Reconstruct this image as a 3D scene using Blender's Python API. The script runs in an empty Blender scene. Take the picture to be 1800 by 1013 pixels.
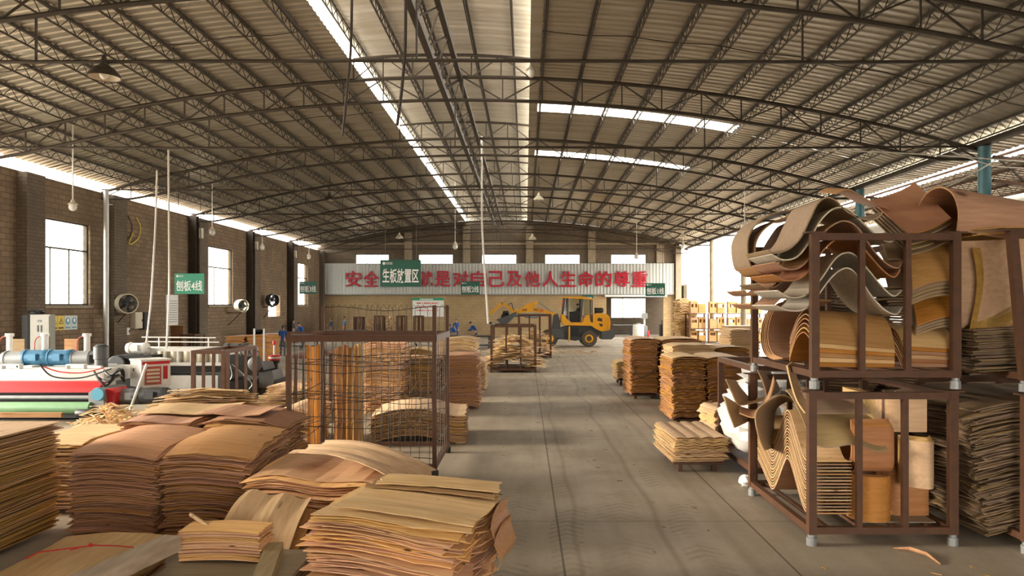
import bpy, math, random
from mathutils import Vector, Matrix
S = bpy.context.scene
C = S.collection
R = math.radians
PI = math.pi
rnd = random.Random(7)

# ------------------------------------------------------------------ camera
EYE = 2.6            # the photographer stands on something: eye height
F = 1300.0           # focal length in pixels of the 1800 px wide frame
CX, CY = 924.0, 537.0
cam = bpy.data.cameras.new('camera')
cam_o = bpy.data.objects.new('camera', cam); C.objects.link(cam_o)
cam_o.location = (0, 0, EYE); cam_o.rotation_euler = (R(90), 0, 0)
cam.sensor_width = 36; cam.lens = 36 * F / 1800
cam.shift_x = (900 - CX) / 1800; cam.shift_y = (CY - 506.5) / 1800
cam.clip_end = 400
S.camera = cam_o

def P(px, py, Y):    # point of the photograph at depth Y
    return ((px - CX) * Y / F, Y, EYE - (py - CY) * Y / F)
def PX(px, Y): return (px - CX) * Y / F
def PZ(py, Y): return EYE - (py - CY) * Y / F
def GY(py): return EYE * F / (py - CY)      # depth of a floor point

# ------------------------------------------------------------------ light
S.view_settings.view_transform = 'Standard'; S.view_settings.look = 'None'
S.view_settings.gamma = 1; S.view_settings.exposure = 2.45
try: S.view_settings.use_curve_mapping = False
except Exception: pass
w = bpy.data.worlds.new('sky'); S.world = w; w.use_nodes = True
bg = w.node_tree.nodes['Background']
bg.inputs[0].default_value = (1.0, 0.945, 0.855, 1); bg.inputs[1].default_value = 2.3
sun = bpy.data.lights.new('sun', 'SUN'); sun_o = bpy.data.objects.new('sun', sun); C.objects.link(sun_o)
sun.energy = 2.2; sun.angle = R(14); sun.color = (1, .87, .68)
sun_o.rotation_euler = (R(0), R(-77), R(2)); sun_o.location = (-40, 20, 40)

def portal(loc, rot, sx, sy):     # guides the sampling of the sky through an opening, gives no light of its own
    l = bpy.data.lights.new('sky_portal', 'AREA'); l.shape = 'RECTANGLE'; l.size = sx; l.size_y = sy
    o = bpy.data.objects.new('sky_portal', l); C.objects.link(o); l.cycles.is_portal = True
    o.location = loc; o.rotation_euler = rot

# hall: left wall, right column line, back wall, front wall
XL, XR, YB, YF = -16.9, 13.1, 61.0, -6.0
RC = -1.8                                   # ridge
MON_L, MON_R, MON_H = -5.0, .14, .72        # raised monitor strip along the ridge
def roof_z(x): return 9.67 - .0095 * (x - RC) ** 2
TRUSS_Y = [13.9, 21.5, 29.4, 37.2, 44.9, 52.5, 60.2]

portal((XL - .1, 13.7, 2.6), (0, R(-90), 0), 5, 15)
portal((XL - .1, 27.05, 4.15), (0, R(-90), 0), 3.1, 3.3)
portal((XL - .1, 41.05, 4.2), (0, R(-90), 0), 3.2, 3.3)
portal((XR + .3, 52.5, 3.8), (0, R(90), 0), 7, 16)
portal((MON_L, 28, 9.95), (0, R(-90), 0), .8, 66)
portal((MON_R, 28, 9.95), (0, R(90), 0), .8, 66)

# ------------------------------------------------------------------ helpers
def tag(o, label=None, cat=None, group=None, kind=None):
    if label: o['label'] = label
    if cat: o['category'] = cat
    if group: o['group'] = group
    if kind: o['kind'] = kind
    return o
def thing(name, label, cat, loc=(0, 0, 0), rz=0, group=None):
    o = bpy.data.objects.new(name, None); C.objects.link(o)
    o.location = loc; o.rotation_euler = (0, 0, rz); o.empty_display_size = .2
    return tag(o, label, cat, group)
def link(name, me, m=None, parent=None, loc=None):
    o = bpy.data.objects.new(name, me); C.objects.link(o)
    if m and not me.materials: me.materials.append(m)
    if parent: o.parent = parent
    if loc is not None: o.location = loc
    return o
def kids(o): return [c for c in list(C.objects) if c.parent is o]
def dup(root, loc=None, rz=None, label=None, group=None, parent=None):
    r = root.copy(); C.objects.link(r)
    if parent is not None: r.parent = parent
    if loc is not None: r.location = loc
    if rz is not None: r.rotation_euler = (0, 0, rz)
    if label: r['label'] = label
    if group: r['group'] = group
    for ch in root.children:
        dup(ch, parent=r)
    return r

class MB:
    """collects shapes into one mesh; world points are turned local to the parent when wp is given"""
    def __init__(s): s.v = []; s.f = []
    def add(s, vs, fs):
        b = len(s.v); s.v += [tuple(p) for p in vs]; s.f += [tuple(i + b for i in f) for f in fs]; return s
    def box(s, c, d, rz=0, rx=0, ry=0):
        x, y, z = d[0] / 2, d[1] / 2, d[2] / 2
        vs = [Vector((a * x, b * y, e * z)) for a in (-1, 1) for b in (-1, 1) for e in (-1, 1)]
        if rz or rx or ry:
            m = Matrix.Rotation(rz, 3, 'Z') @ Matrix.Rotation(ry, 3, 'Y') @ Matrix.Rotation(rx, 3, 'X')
            vs = [m @ p for p in vs]
        c = Vector(c)
        return s.add([p + c for p in vs], [(0, 1, 3, 2), (4, 6, 7, 5), (0, 4, 5, 1), (2, 3, 7, 6), (0, 2, 6, 4), (1, 5, 7, 3)])
    def bb(s, x0, x1, y0, y1, z0, z1):
        return s.box(((x0 + x1) / 2, (y0 + y1) / 2, (z0 + z1) / 2), (abs(x1 - x0), abs(y1 - y0), abs(z1 - z0)))
    def bar(s, p, q, w, h=None, up=(0, 0, 1)):
        h = h or w; p = Vector(p); q = Vector(q); d = (q - p).normalized(); up = Vector(up)
        if abs(d.dot(up)) > .98: up = Vector((0, 1, 0))
        a = d.cross(up).normalized(); b = a.cross(d).normalized()
        vs = []
        for e in (p, q):
            for i, j in ((-1, -1), (1, -1), (1, 1), (-1, 1)): vs.append(e + a * (i * w / 2) + b * (j * h / 2))
        return s.add(vs, [(0, 3, 2, 1), (4, 5, 6, 7), (0, 1, 5, 4), (1, 2, 6, 5), (2, 3, 7, 6), (3, 0, 4, 7)])
    def tube(s, pts, r, n=8, cap=True):
        pts = [Vector(p) for p in pts]; rs = r if isinstance(r, (list, tuple)) else [r] * len(pts)
        vs = []; fs = []; prev = None
        for i, p in enumerate(pts):
            d = (pts[min(i + 1, len(pts) - 1)] - pts[max(i - 1, 0)])
            d = d.normalized() if d.length > 1e-9 else Vector((0, 0, 1))
            if prev is None:
                up = Vector((0, 0, 1)) if abs(d.z) < .95 else Vector((1, 0, 0))
                a = d.cross(up).normalized()
            else:
                a = prev - d * prev.dot(d)
                a = a.normalized() if a.length > 1e-6 else d.cross(Vector((0, 0, 1))).normalized()
            prev = a; b = d.cross(a)
            for k in range(n):
                t = 2 * PI * k / n; vs.append(p + (a * math.cos(t) + b * math.sin(t)) * rs[i])
        for i in range(len(pts) - 1):
            for k in range(n):
                fs.append((i * n + k, i * n + (k + 1) % n, (i + 1) * n + (k + 1) % n, (i + 1) * n + k))
        if cap:
            fs.append(tuple(range(n))[::-1]); fs.append(tuple((len(pts) - 1) * n + k for k in range(n)))
        return s.add(vs, fs)
    def lathe(s, prof, c=(0, 0, 0), n=20, axis='Z', sc=(1, 1, 1)):
        """prof: (radius, height) pairs"""
        vs = []; fs = []
        for r, h in prof:
            for k in range(n):
                t = 2 * PI * k / n; a, b = r * math.cos(t), r * math.sin(t)
                p = (a, b, h) if axis == 'Z' else ((a, h, -b) if axis == 'Y' else (h, a, b))
                vs.append((p[0] * sc[0] + c[0], p[1] * sc[1] + c[1], p[2] * sc[2] + c[2]))
        for i in range(len(prof) - 1):
            for k in range(n):
                fs.append((i * n + k, i * n + (k + 1) % n, (i + 1) * n + (k + 1) % n, (i + 1) * n + k))
        fs.append(tuple(range(n))[::-1]); fs.append(tuple((len(prof) - 1) * n + k for k in range(n)))
        return s.add(vs, fs)
    def prism(s, poly, d0, d1, axis='Y'):
        """poly in the plane across the axis: Y -> (x,z), X -> (y,z), Z -> (x,y)"""
        n = len(poly); vs = []
        for d in (d0, d1):
            for a, b in poly:
                vs.append((a, d, b) if axis == 'Y' else ((d, a, b) if axis == 'X' else (a, b, d)))
        fs = [tuple(range(n)), tuple(range(n, 2 * n))[::-1]]
        for k in range(n): fs.append((k, k + n, (k + 1) % n + n, (k + 1) % n))
        return s.add(vs, fs)
    def strip(s, prof, t, d0, d1, axis='Y', seg=1):
        """a bent sheet: open profile thickened by t and swept from d0 to d1"""
        n = len(prof); off = []
        for i in range(n):
            a = prof[max(i - 1, 0)]; b = prof[min(i + 1, n - 1)]
            dx, dz = b[0] - a[0], b[1] - a[1]; l = math.hypot(dx, dz) or 1
            off.append((prof[i][0] - dz / l * t, prof[i][1] + dx / l * t))
        vs = []; fs = []
        for j in range(seg + 1):
            d = d0 + (d1 - d0) * j / seg
            for q in (prof, off):
                for a, b in q: vs.append((a, d, b) if axis == 'Y' else ((d, a, b) if axis == 'X' else (a, b, d)))
        L = 2 * n
        for j in range(seg):
            b0, b1 = j * L, (j + 1) * L
            for i in range(n - 1):
                fs.append((b0 + i, b0 + i + 1, b1 + i + 1, b1 + i)); fs.append((b0 + n + i, b1 + n + i, b1 + n + i + 1, b0 + n + i + 1))
            fs.append((b0, b1, b1 + n, b0 + n)); fs.append((b0 + n - 1, b0 + 2 * n - 1, b1 + 2 * n - 1, b1 + n - 1))
        for i in range(n - 1):
            fs.append((i, n + i, n + i + 1, i + 1)); b = seg * L; fs.append((b + i, b + i + 1, b + n + i + 1, b + n + i))
        return s.add(vs, fs)
    def sheet(s, fn, nx, ny, t):
        """fn(u,v) -> point; a thin sheet with thickness t below it"""
        vs = []; fs = []
        for k in (0, 1):
            for j in range(ny + 1):
                for i in range(nx + 1):
                    p = fn(i / nx, j / ny); vs.append((p[0], p[1], p[2] - k * t))
        W = nx + 1; N = W * (ny + 1)
        for j in range(ny):
            for i in range(nx):
                a = j * W + i; fs.append((a, a + 1, a + W + 1, a + W)); fs.append((N + a, N + a + W, N + a + W + 1, N + a + 1))
        for i in range(nx):
            fs.append((i, N + i, N + i + 1, i + 1)); a = ny * W + i; fs.append((a, a + 1, N + a + 1, N + a))
        for j in range(ny):
            a = j * W; fs.append((a, a + W, N + a + W, N + a)); a += nx; fs.append((a, N + a, N + a + W, a + W))
        return s.add(vs, fs)
    def ball(s, c, r, n=10, m=7):
        sc = r if isinstance(r, (tuple, list)) else (r, r, r)
        prof = [(math.sin(PI * (i + .02) / (m + .04)), -math.cos(PI * (i + .02) / (m + .04))) for i in range(m + 1)]
        return s.lathe(prof, c, n, 'Z', sc)
    def xf(s, m):
        s.v = [tuple(m @ Vector(p)) for p in s.v]; return s
    def mesh(s, name, m=None, smooth=None):
        me = bpy.data.meshes.new(name); me.from_pydata(s.v, [], s.f)
        if m: me.materials.append(m)
        if smooth is not None:
            me.shade_smooth()
            try: me.set_sharp_from_angle(angle=R(smooth))
            except Exception: pass
        me.update(); return me
    def build(s, name, m, parent=None, smooth=None, world=True, loc=None):
        """world=True: the points are in the hall's frame and become local to the parent's place"""
        if world and parent is not None:
            o = Vector((0, 0, 0)); q = parent; ps = []
            while q is not None: ps.append(q); q = q.parent
            M = Matrix.Identity(4)
            for q in reversed(ps): M = M @ Matrix.Translation(q.location) @ Matrix.Rotation(q.rotation_euler.z, 4, 'Z')
            s.xf(M.inverted())
        if loc is not None: s.v = [(a - loc[0], b - loc[1], c - loc[2]) for a, b, c in s.v]
        return link(name, s.mesh(name, m, smooth), None, parent, loc)
def struct(name, mb, m, label=None, smooth=None, cat=None):
    o = mb.build(name, m, None, smooth); tag(o, label, cat, None, 'structure'); return o

def arc(cx, cz, r, a0, a1, n=10):
    return [(cx + r * math.cos(R(a0 + (a1 - a0) * i / n)), cz + r * math.sin(R(a0 + (a1 - a0) * i / n))) for i in range(n + 1)]
def smooth_poly(pts, n=4):
    """Catmull-Rom through the points"""
    out = []
    for i in range(len(pts) - 1):
        p0 = pts[max(i - 1, 0)]; p1 = pts[i]; p2 = pts[i + 1]; p3 = pts[min(i + 2, len(pts) - 1)]
        for k in range(n):
            t = k / n
            out.append(tuple(.5 * (2 * b + (c - a) * t + (2 * a - 5 * b + 4 * c - d) * t * t + (3 * b - a - 3 * c + d) * t ** 3) for a, b, c, d in zip(p0, p1, p2, p3)))
    out.append(tuple(pts[-1])); return out

# ------------------------------------------------------------------ materials
def nt(name):
    m = bpy.data.materials.new(name); m.use_nodes = True
    n = m.node_tree.nodes; l = m.node_tree.links
    return m, n, l, n['Principled BSDF']
def _mix(n, l, fac, a, b, blend='MIX'):
    x = n.new('ShaderNodeMix'); x.data_type = 'RGBA'; x.blend_type = blend
    for k, v in ((0, fac), (6, a), (7, b)):
        if hasattr(v, 'is_output'): l.new(v, x.inputs[k])
        else: x.inputs[k].default_value = v if k == 0 else (*v[:3], 1)
    return x.outputs[2]
def _math(n, l, op, a, b=0.0, c=None):
    x = n.new('ShaderNodeMath'); x.operation = op
    for k, v in enumerate((a, b) if c is None else (a, b, c)):
        if hasattr(v, 'is_output'): l.new(v, x.inputs[k])
        else: x.inputs[k].default_value = v
    return x.outputs[0]
def _ramp(n, l, fac, stops):
    x = n.new('ShaderNodeValToRGB'); l.new(fac, x.inputs[0]); e = x.color_ramp.elements
    while len(e) < len(stops): e.new(.5)
    for i, (p, c) in enumerate(stops):
        e[i].position = p; e[i].color = (*c, 1) if isinstance(c, tuple) else (c, c, c, 1)
    return x.outputs[0]
def _noise(n, l, vec, scale, detail=3, rough=.55):
    x = n.new('ShaderNodeTexNoise'); x.inputs['Scale'].default_value = scale; x.inputs['Detail'].default_value = detail
    x.inputs['Roughness'].default_value = rough
    if vec is not None: l.new(vec, x.inputs['Vector'])
    return x.outputs[0]
def _map(n, l, vec, sc, loc=(0, 0, 0)):
    x = n.new('ShaderNodeMapping'); l.new(vec, x.inputs[0]); x.inputs['Scale'].default_value = sc; x.inputs['Location'].default_value = loc
    return x.outputs[0]
def _bump(n, l, b, h, strength=.3, dist=.01):
    x = n.new('ShaderNodeBump'); x.inputs['Strength'].default_value = strength; x.inputs['Distance'].default_value = dist
    l.new(h, x.inputs['Height']); l.new(x.outputs[0], b.inputs['Normal'])

def plain(name, col, rough=.5, metal=0, dirt=.35, scale=6, dcol=None):
    m, n, l, b = nt(name)
    tc = n.new('ShaderNodeTexCoord').outputs['Object']
    f = _noise(n, l, tc, scale, 4)
    f2 = _ramp(n, l, f, [(.35, 0.0), (.75, 1.0)])
    d = dcol or tuple(c * .55 for c in col)
    c = _mix(n, l, _math(n, l, 'MULTIPLY', f2, dirt), col, d)
    l.new(c, b.inputs['Base Color']); b.inputs['Roughness'].default_value = rough; b.inputs['Metallic'].default_value = metal
    return m
def wood(name, ca, cb, grain=(1.2, 16, 16), knots=True, var=.4, rough=.7, kcol=(.13, .06, .025), ksc=4.5):
    m, n, l, b = nt(name)
    tc = n.new('ShaderNodeTexCoord').outputs['Object']
    oi = n.new('ShaderNodeObjectInfo').outputs['Random']; isl = n.new('ShaderNodeNewGeometry').outputs['Random Per Island']
    r = _math(n, l, 'FRACT', _math(n, l, 'ADD', _math(n, l, 'MULTIPLY', oi, 7.31), _math(n, l, 'MULTIPLY', isl, 5.77)))
    sh = n.new('ShaderNodeVectorMath'); sh.operation = 'ADD'; l.new(tc, sh.inputs[0])
    cmb = n.new('ShaderNodeCombineXYZ'); rr = _math(n, l, 'MULTIPLY', r, 41.0)
    for k in range(3): l.new(rr, cmb.inputs[k])
    l.new(cmb.outputs[0], sh.inputs[1]); v = sh.outputs[0]
    g = _noise(n, l, _map(n, l, v, grain), 1.6, 5, .6)
    st = _noise(n, l, v, .9, 2)
    c = _mix(n, l, _ramp(n, l, g, [(.3, 0.0), (.7, 1.0)]), ca, cb)
    c = _mix(n, l, _math(n, l, 'MULTIPLY', _ramp(n, l, st, [(.4, 0.0), (.75, 1.0)]), .35), c, tuple(x * .6 for x in cb))
    if knots:
        vo = n.new('ShaderNodeTexVoronoi'); vo.inputs['Scale'].default_value = ksc
        l.new(_map(n, l, v, (.8, .04, .55) if grain[2] < 3 and grain[0] > 3 else ((1, .55, .04) if grain[1] < 3 and grain[0] > 3 else (.55, 1, .04))), vo.inputs['Vector'])
        c = _mix(n, l, _ramp(n, l, vo.outputs['Distance'], [(.05, 1.0), (.11, 0.0)]), c, kcol)
    hs = n.new('ShaderNodeHueSaturation'); l.new(c, hs.inputs['Color'])
    l.new(_math(n, l, 'ADD', _math(n, l, 'MULTIPLY', r, var), 1 - var * .55), hs.inputs['Value'])
    r2 = _math(n, l, 'FRACT', _math(n, l, 'MULTIPLY', r, 13.7))
    l.new(_math(n, l, 'ADD', _math(n, l, 'MULTIPLY', r2, .022), .489), hs.inputs['Hue'])
    l.new(_math(n, l, 'ADD', _math(n, l, 'MULTIPLY', r2, .3), .92), hs.inputs['Saturation'])
    l.new(hs.outputs[0], b.inputs['Base Color']); b.inputs['Roughness'].default_value = rough
    _bump(n, l, b, g, .25, .004)
    return m
M = {}
M['veneer'] = wood('veneer_pinkish', (.56, .315, .175), (.39, .2, .105))
M['veneer_mid'] = wood('veneer_tan_pink', (.86, .55, .31), (.64, .36, .185), var=.4)
M['veneer_pale'] = wood('veneer_pale', (.74, .54, .32), (.56, .36, .18), var=.3)
M['veneer_gold'] = wood('veneer_golden', (.56, .35, .15), (.36, .2, .08), var=.45)
M['veneer_brown'] = wood('veneer_brown', (.46, .24, .1), (.30, .14, .055), var=.4)
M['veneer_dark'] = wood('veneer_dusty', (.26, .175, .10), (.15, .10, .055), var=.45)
M['veneer_red'] = wood('veneer_orange', (.70, .30, .10), (.52, .2, .055), grain=(16, 16, 1.2), var=.3)
M['veneer_upright'] = wood('veneer_upright_brown', (.52, .27, .12), (.30, .13, .055), grain=(16, 16, 1.2), var=.5)
M['shell_grey'] = wood('bent_ply_grey', (.40, .29, .18), (.32, .22, .13), knots=False, var=.25)
M['shell_tan'] = wood('bent_ply_tan', (.54, .32, .175), (.40, .215, .11), var=.3, ksc=2.2)
M['shell_white'] = wood('bent_ply_whitish', (.66, .60, .49), (.46, .39, .28), grain=(5, 14, 14), knots=False, var=.2)
M['shell_orange'] = wood('bent_ply_orange', (.54, .26, .11), (.38, .165, .062), var=.25, ksc=2.5)
M['shell_knotty'] = wood('bent_ply_knotty', (.74, .52, .28), (.6, .38, .18), var=.2, ksc=6)
M['timber'] = wood('weathered_timber', (.40, .32, .21), (.27, .2, .12), grain=(12, 1.2, 12), knots=False, var=.2)
M['board_grey'] = wood('dusty_board', (.34, .28, .2), (.25, .2, .14), knots=False, var=.15)
M['scrap'] = wood('wood_scrap', (.92, .72, .46), (.78, .54, .29), knots=False, var=.35)
M['rust'] = plain('rusty_brown_steel', (.11, .046, .02), .6, .2, .6, 9, (.05, .026, .016))
M['rack'] = M['rust']
M['truss'] = plain('dusty_dark_steel', (.05, .04, .03), .6, .3, .5, 4, (.10, .075, .05))
M['wire'] = plain('dark_wire', (.06, .045, .035), .55, .4)
M['black'] = plain('black_machine', (.018, .018, .018), .45, .2)
M['dark'] = plain('dark_rubber', (.035, .032, .03), .75)
M['grey_m'] = plain('grey_machine', (.28, .29, .29), .45, .3)
M['dgrey'] = plain('dark_grey_machine', (.09, .095, .1), .45, .3)
M['white_m'] = plain('white_paint', (.78, .77, .72), .45, 0, .25)
M['cream'] = plain('cream_paint', (.68, .62, .48), .5, 0, .25)
M['red'] = plain('red_paint', (.55, .02, .025), .4, 0, .2)
M['green_roll'] = plain('green_roller', (.22, .42, .22), .4, 0, .25)
M['tyre'] = plain('dusty_tyre', (.075, .06, .045), .85, 0, .5, 5, (.14, .11, .08))
M['blue_m'] = plain('blue_motor', (.06, .2, .34), .42, .2, .3)
M['yellow'] = plain('loader_yellow', (.78, .37, .012), .38, .05, .25)
M['blue_col'] = plain('teal_column', (.06, .16, .19), .5, .1, .4)
M['sign_green'] = plain('sign_green', (.015, .11, .075), .45, 0, .1)
M['header_lit_sign'] = plain('header_lit_sign_green', (.02, .30, .17), .45, 0, .1)  # header green; on the sign by the windows its lightness paints the daylight
M['lettering'] = plain('white_lettering', (.92, .92, .9), .5, 0, .02)
M['letter_red'] = plain('red_lettering', (.40, .008, .025), .3, 0, .1)
M['letter_black'] = plain('black_lettering', (.02, .015, .01), .5, 0, .02)
M['locker'] = plain('grey_locker', (.27, .265, .23), .5, .1, .3)
M['paper'] = plain('white_notice', (.8, .8, .76), .6, 0, .05)
M['sy'] = plain('warning_yellow', (.80, .62, .10), .5, 0, .05)
M['sb'] = plain('mandatory_blue', (.10, .36, .52), .5, 0, .05)
M['sw'] = plain('sign_pale', (.66, .74, .72), .5, 0, .05)
M['rope'] = plain('pale_rope', (.72, .69, .62), .8, 0, .3, 20)
M['pipe'] = plain('galvanised_pipe', (.5, .49, .46), .4, .5, .35)
M['pipe_white'] = plain('white_pipe', (.75, .73, .68), .5, 0, .3)
M['plastic'] = plain('white_plastic', (.86, .86, .85), .4, 0, .1)
M['lampshade'] = plain('lamp_shade_dark', (.07, .055, .04), .45, .3)
M['lampin'] = plain('lamp_shade_inside', (.62, .55, .44), .5, 0, .2)
M['bulb'] = plain('milky_bulb', (.8, .79, .75), .25, 0, .02)
M['skin'] = plain('skin', (.50, .29, .19), .6, 0, .1)
M['hair'] = plain('black_hair', (.016, .013, .012), .6)
M['hair_grey'] = plain('grey_hair', (.16, .14, .12), .6)
M['cloth_blue'] = plain('blue_workwear', (.015, .08, .30), .8, 0, .25)
M['cloth_grey'] = plain('grey_trousers', (.10, .11, .13), .85)
M['cloth_red'] = plain('red_apron', (.45, .10, .07), .8)
M['cloth_pale'] = plain('pale_shirt', (.42, .40, .42), .8)
M['blue_hyd'] = plain('pale_blue_cylinder', (.30, .46, .56), .4, .1, .2)
M['cloth_grey2'] = plain('grey_blue_shirt', (.06, .10, .17), .8)
M['cloth_lblue'] = plain('pale_blue_shirt', (.12, .28, .5), .8)
M['concrete_col'] = plain('dusty_concrete', (.34, .28, .2), .85, 0, .5, 3)

def glass(name, tint=(.95, .98, .97), t=.93):
    m, n, l, b = nt(name); out = n['Material Output']; n.remove(b)
    tr = n.new('ShaderNodeBsdfTransparent'); tr.inputs[0].default_value = (*tint, 1)
    gl = n.new('ShaderNodeBsdfGlossy'); gl.inputs['Roughness'].default_value = .05
    mx = n.new('ShaderNodeMixShader'); mx.inputs[0].default_value = 1 - t
    l.new(tr.outputs[0], mx.inputs[1]); l.new(gl.outputs[0], mx.inputs[2]); l.new(mx.outputs[0], out.inputs[0])
    return m
M['glass'] = glass('window_glass')
M['cabglass'] = glass('cab_glass', (.7, .75, .75), .9)
def frosted(name):
    m, n, l, b = nt(name); out = n['Material Output']; n.remove(b)
    tr = n.new('ShaderNodeBsdfTransparent'); tr.inputs[0].default_value = (.95, .95, .92, 1)
    d = n.new('ShaderNodeBsdfTranslucent'); d.inputs[0].default_value = (.9, .9, .86, 1)
    mx = n.new('ShaderNodeMixShader'); mx.inputs[0].default_value = .35
    l.new(tr.outputs[0], mx.inputs[1]); l.new(d.outputs[0], mx.inputs[2]); l.new(mx.outputs[0], out.inputs[0])
    return m
M['skylight'] = frosted('translucent_sheet')

def brick_mat(name, ca, cb, mortar, axis='Y', bw=.42, bh=.19, offs=.5):
    m, n, l, b = nt(name)
    tc = n.new('ShaderNodeTexCoord').outputs['Object']
    sp = n.new('ShaderNodeSeparateXYZ'); l.new(tc, sp.inputs[0])
    cm = n.new('ShaderNodeCombineXYZ'); l.new(_math(n, l, 'ADD', sp.outputs[0], sp.outputs[1]), cm.inputs[0]); l.new(sp.outputs[2], cm.inputs[1])
    br = n.new('ShaderNodeTexBrick'); l.new(cm.outputs[0], br.inputs['Vector'])
    br.inputs['Scale'].default_value = 1; br.inputs['Brick Width'].default_value = bw; br.inputs['Row Height'].default_value = bh
    br.inputs['Mortar Size'].default_value = .016; br.inputs['Mortar Smooth'].default_value = .3; br.inputs['Bias'].default_value = 0
    br.inputs['Color1'].default_value = (*ca, 1); br.inputs['Color2'].default_value = (*cb, 1); br.inputs['Mortar'].default_value = (*mortar, 1)
    f = _noise(n, l, tc, .5, 5, .65)
    c = _mix(n, l, _ramp(n, l, f, [(.35, 0.0), (.7, .75)]), br.outputs[0], tuple(x * .5 for x in cb))
    f3 = _noise(n, l, tc, 7, 3)
    c = _mix(n, l, _math(n, l, 'MULTIPLY', f3, .5), c, tuple(x * .7 for x in ca))
    l.new(c, b.inputs['Base Color']); b.inputs['Roughness'].default_value = .9
    _bump(n, l, b, _math(n, l, 'SUBTRACT', 1.0, br.outputs[1]), .6, .015)
    return m
M['brick'] = brick_mat('sooty_brick', (.32, .225, .14), (.21, .145, .09), (.10, .07, .045))
M['brick_light'] = brick_mat('tan_block', (.50, .36, .19), (.43, .30, .155), (.32, .225, .12), bw=.5, bh=.24)
M['brick_grey'] = brick_mat('grey_brick', (.22, .17, .12), (.165, .125, .09), (.10, .08, .06), bw=.3, bh=.12)

def floor_mat():
    m, n, l, b = nt('dusty_concrete_floor')
    tc = n.new('ShaderNodeTexCoord').outputs['Object']
    sp = n.new('ShaderNodeSeparateXYZ'); l.new(tc, sp.inputs[0]); x, y = sp.outputs[0], sp.outputs[1]
    a = _noise(n, l, tc, .45, 6, .62); a2 = _noise(n, l, _map(n, l, tc, (2.2, .22, 1)), 1.0, 5, .6); a3 = _noise(n, l, tc, 14, 4, .7)
    c = _mix(n, l, _ramp(n, l, a, [(.3, 0.0), (.7, 1.0)]), (.36, .305, .235), (.26, .215, .16))
    c = _mix(n, l, _math(n, l, 'MULTIPLY', _ramp(n, l, a2, [(.42, 0.0), (.72, 1.0)]), .55), c, (.165, .125, .085))
    c = _mix(n, l, _math(n, l, 'MULTIPLY', _ramp(n, l, a3, [(.45, 0.0), (.8, 1.0)]), .4), c, (.38, .31, .225))
    # tyre treads: chevron bars inside wandering wheel tracks
    wob = _math(n, l, 'MULTIPLY', _noise(n, l, _map(n, l, tc, (.0, .22, 0)), 1, 1), 1.3)
    for xc, wd, s in ((-.15, .26, 1), (1.15, .3, -1), (1.95, .2, 1), (.55, .2, -1)):
        dx = _math(n, l, 'SUBTRACT', _math(n, l, 'ADD', x, wob), xc + .65)
        ins = _math(n, l, 'LESS_THAN', _math(n, l, 'ABSOLUTE', dx), wd)
        ch = _math(n, l, 'ADD', _math(n, l, 'MULTIPLY', _math(n, l, 'ABSOLUTE', dx), 30.0), _math(n, l, 'MULTIPLY', y, 40.0 + s))
        ch = _math(n, l, 'GREATER_THAN', _math(n, l, 'SINE', ch), .1)
        wear = _ramp(n, l, _noise(n, l, tc, 1.1 + .2 * s, 3), [(.45, 0.0), (.62, 1.0)])
        f = _math(n, l, 'MULTIPLY', _math(n, l, 'MULTIPLY', ins, ch), _math(n, l, 'MULTIPLY', wear, .38))
        c = _mix(n, l, f, c, (.12, .088, .058))
    # skid streaks
    for xc, wd, k in ((1.62, .06, .5), (.62, .05, .45), (2.35, .1, .3)):
        dx = _math(n, l, 'ABSOLUTE', _math(n, l, 'SUBTRACT', _math(n, l, 'ADD', x, _math(n, l, 'MULTIPLY', wob, .5)), xc + .3))
        f = _math(n, l, 'MULTIPLY', _ramp(n, l, dx, [(0.0, 1.0), (wd, 0.0)]), k)
        c = _mix(n, l, f, c, (.12, .09, .06))
    for xc in (.38, 2.65, -4.4):
        f = _math(n, l, 'LESS_THAN', _math(n, l, 'ABSOLUTE', _math(n, l, 'SUBTRACT', x, xc)), .012)
        c = _mix(n, l, _math(n, l, 'MULTIPLY', f, .8), c, (.06, .045, .03))
    yy = _math(n, l, 'ABSOLUTE', _math(n, l, 'SUBTRACT', _math(n, l, 'FRACT', _math(n, l, 'DIVIDE', _math(n, l, 'ADD', y, 4.6), 5.4)), .5))
    f = _math(n, l, 'LESS_THAN', yy, .0022)
    c = _mix(n, l, _math(n, l, 'MULTIPLY', f, .6), c, (.08, .06, .04))
    l.new(c, b.inputs['Base Color']); b.inputs['Roughness'].default_value = .62
    l.new(_ramp(n, l, a, [(.3, .5), (.7, .8)]), b.inputs['Roughness'])
    _bump(n, l, b, a3, .12, .004)
    return m
M['floor'] = floor_mat()
def roof_mat(name, col, rough, metal):
    m, n, l, b = nt(name)
    tc = n.new('ShaderNodeTexCoord').outputs['Object']
    sp = n.new('ShaderNodeSeparateXYZ'); l.new(tc, sp.inputs[0])
    pan = n.new('ShaderNodeTexWhiteNoise'); pan.noise_dimensions = '2D'
    cm = n.new('ShaderNodeCombineXYZ')
    l.new(_math(n, l, 'FLOOR', _math(n, l, 'DIVIDE', sp.outputs[1], .96)), cm.inputs[0]); l.new(_math(n, l, 'FLOOR', _math(n, l, 'DIVIDE', sp.outputs[0], 4.5)), cm.inputs[1])
    l.new(cm.outputs[0], pan.inputs['Vector'])
    f = _noise(n, l, _map(n, l, tc, (.25, 2.5, 1)), 1.2, 5, .6)
    c = _mix(n, l, _ramp(n, l, f, [(.35, 0.0), (.75, 1.0)]), col, tuple(x * q for x, q in zip(col, (.62, .58, .5))))
    c = _mix(n, l, _math(n, l, 'MULTIPLY', pan.outputs[0], .3), c, tuple(x * .7 for x in col))
    l.new(c, b.inputs['Base Color']); b.inputs['Metallic'].default_value = metal
    l.new(_ramp(n, l, f, [(.3, rough - .1), (.8, rough + .2)]), b.inputs['Roughness'])
    return m
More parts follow.
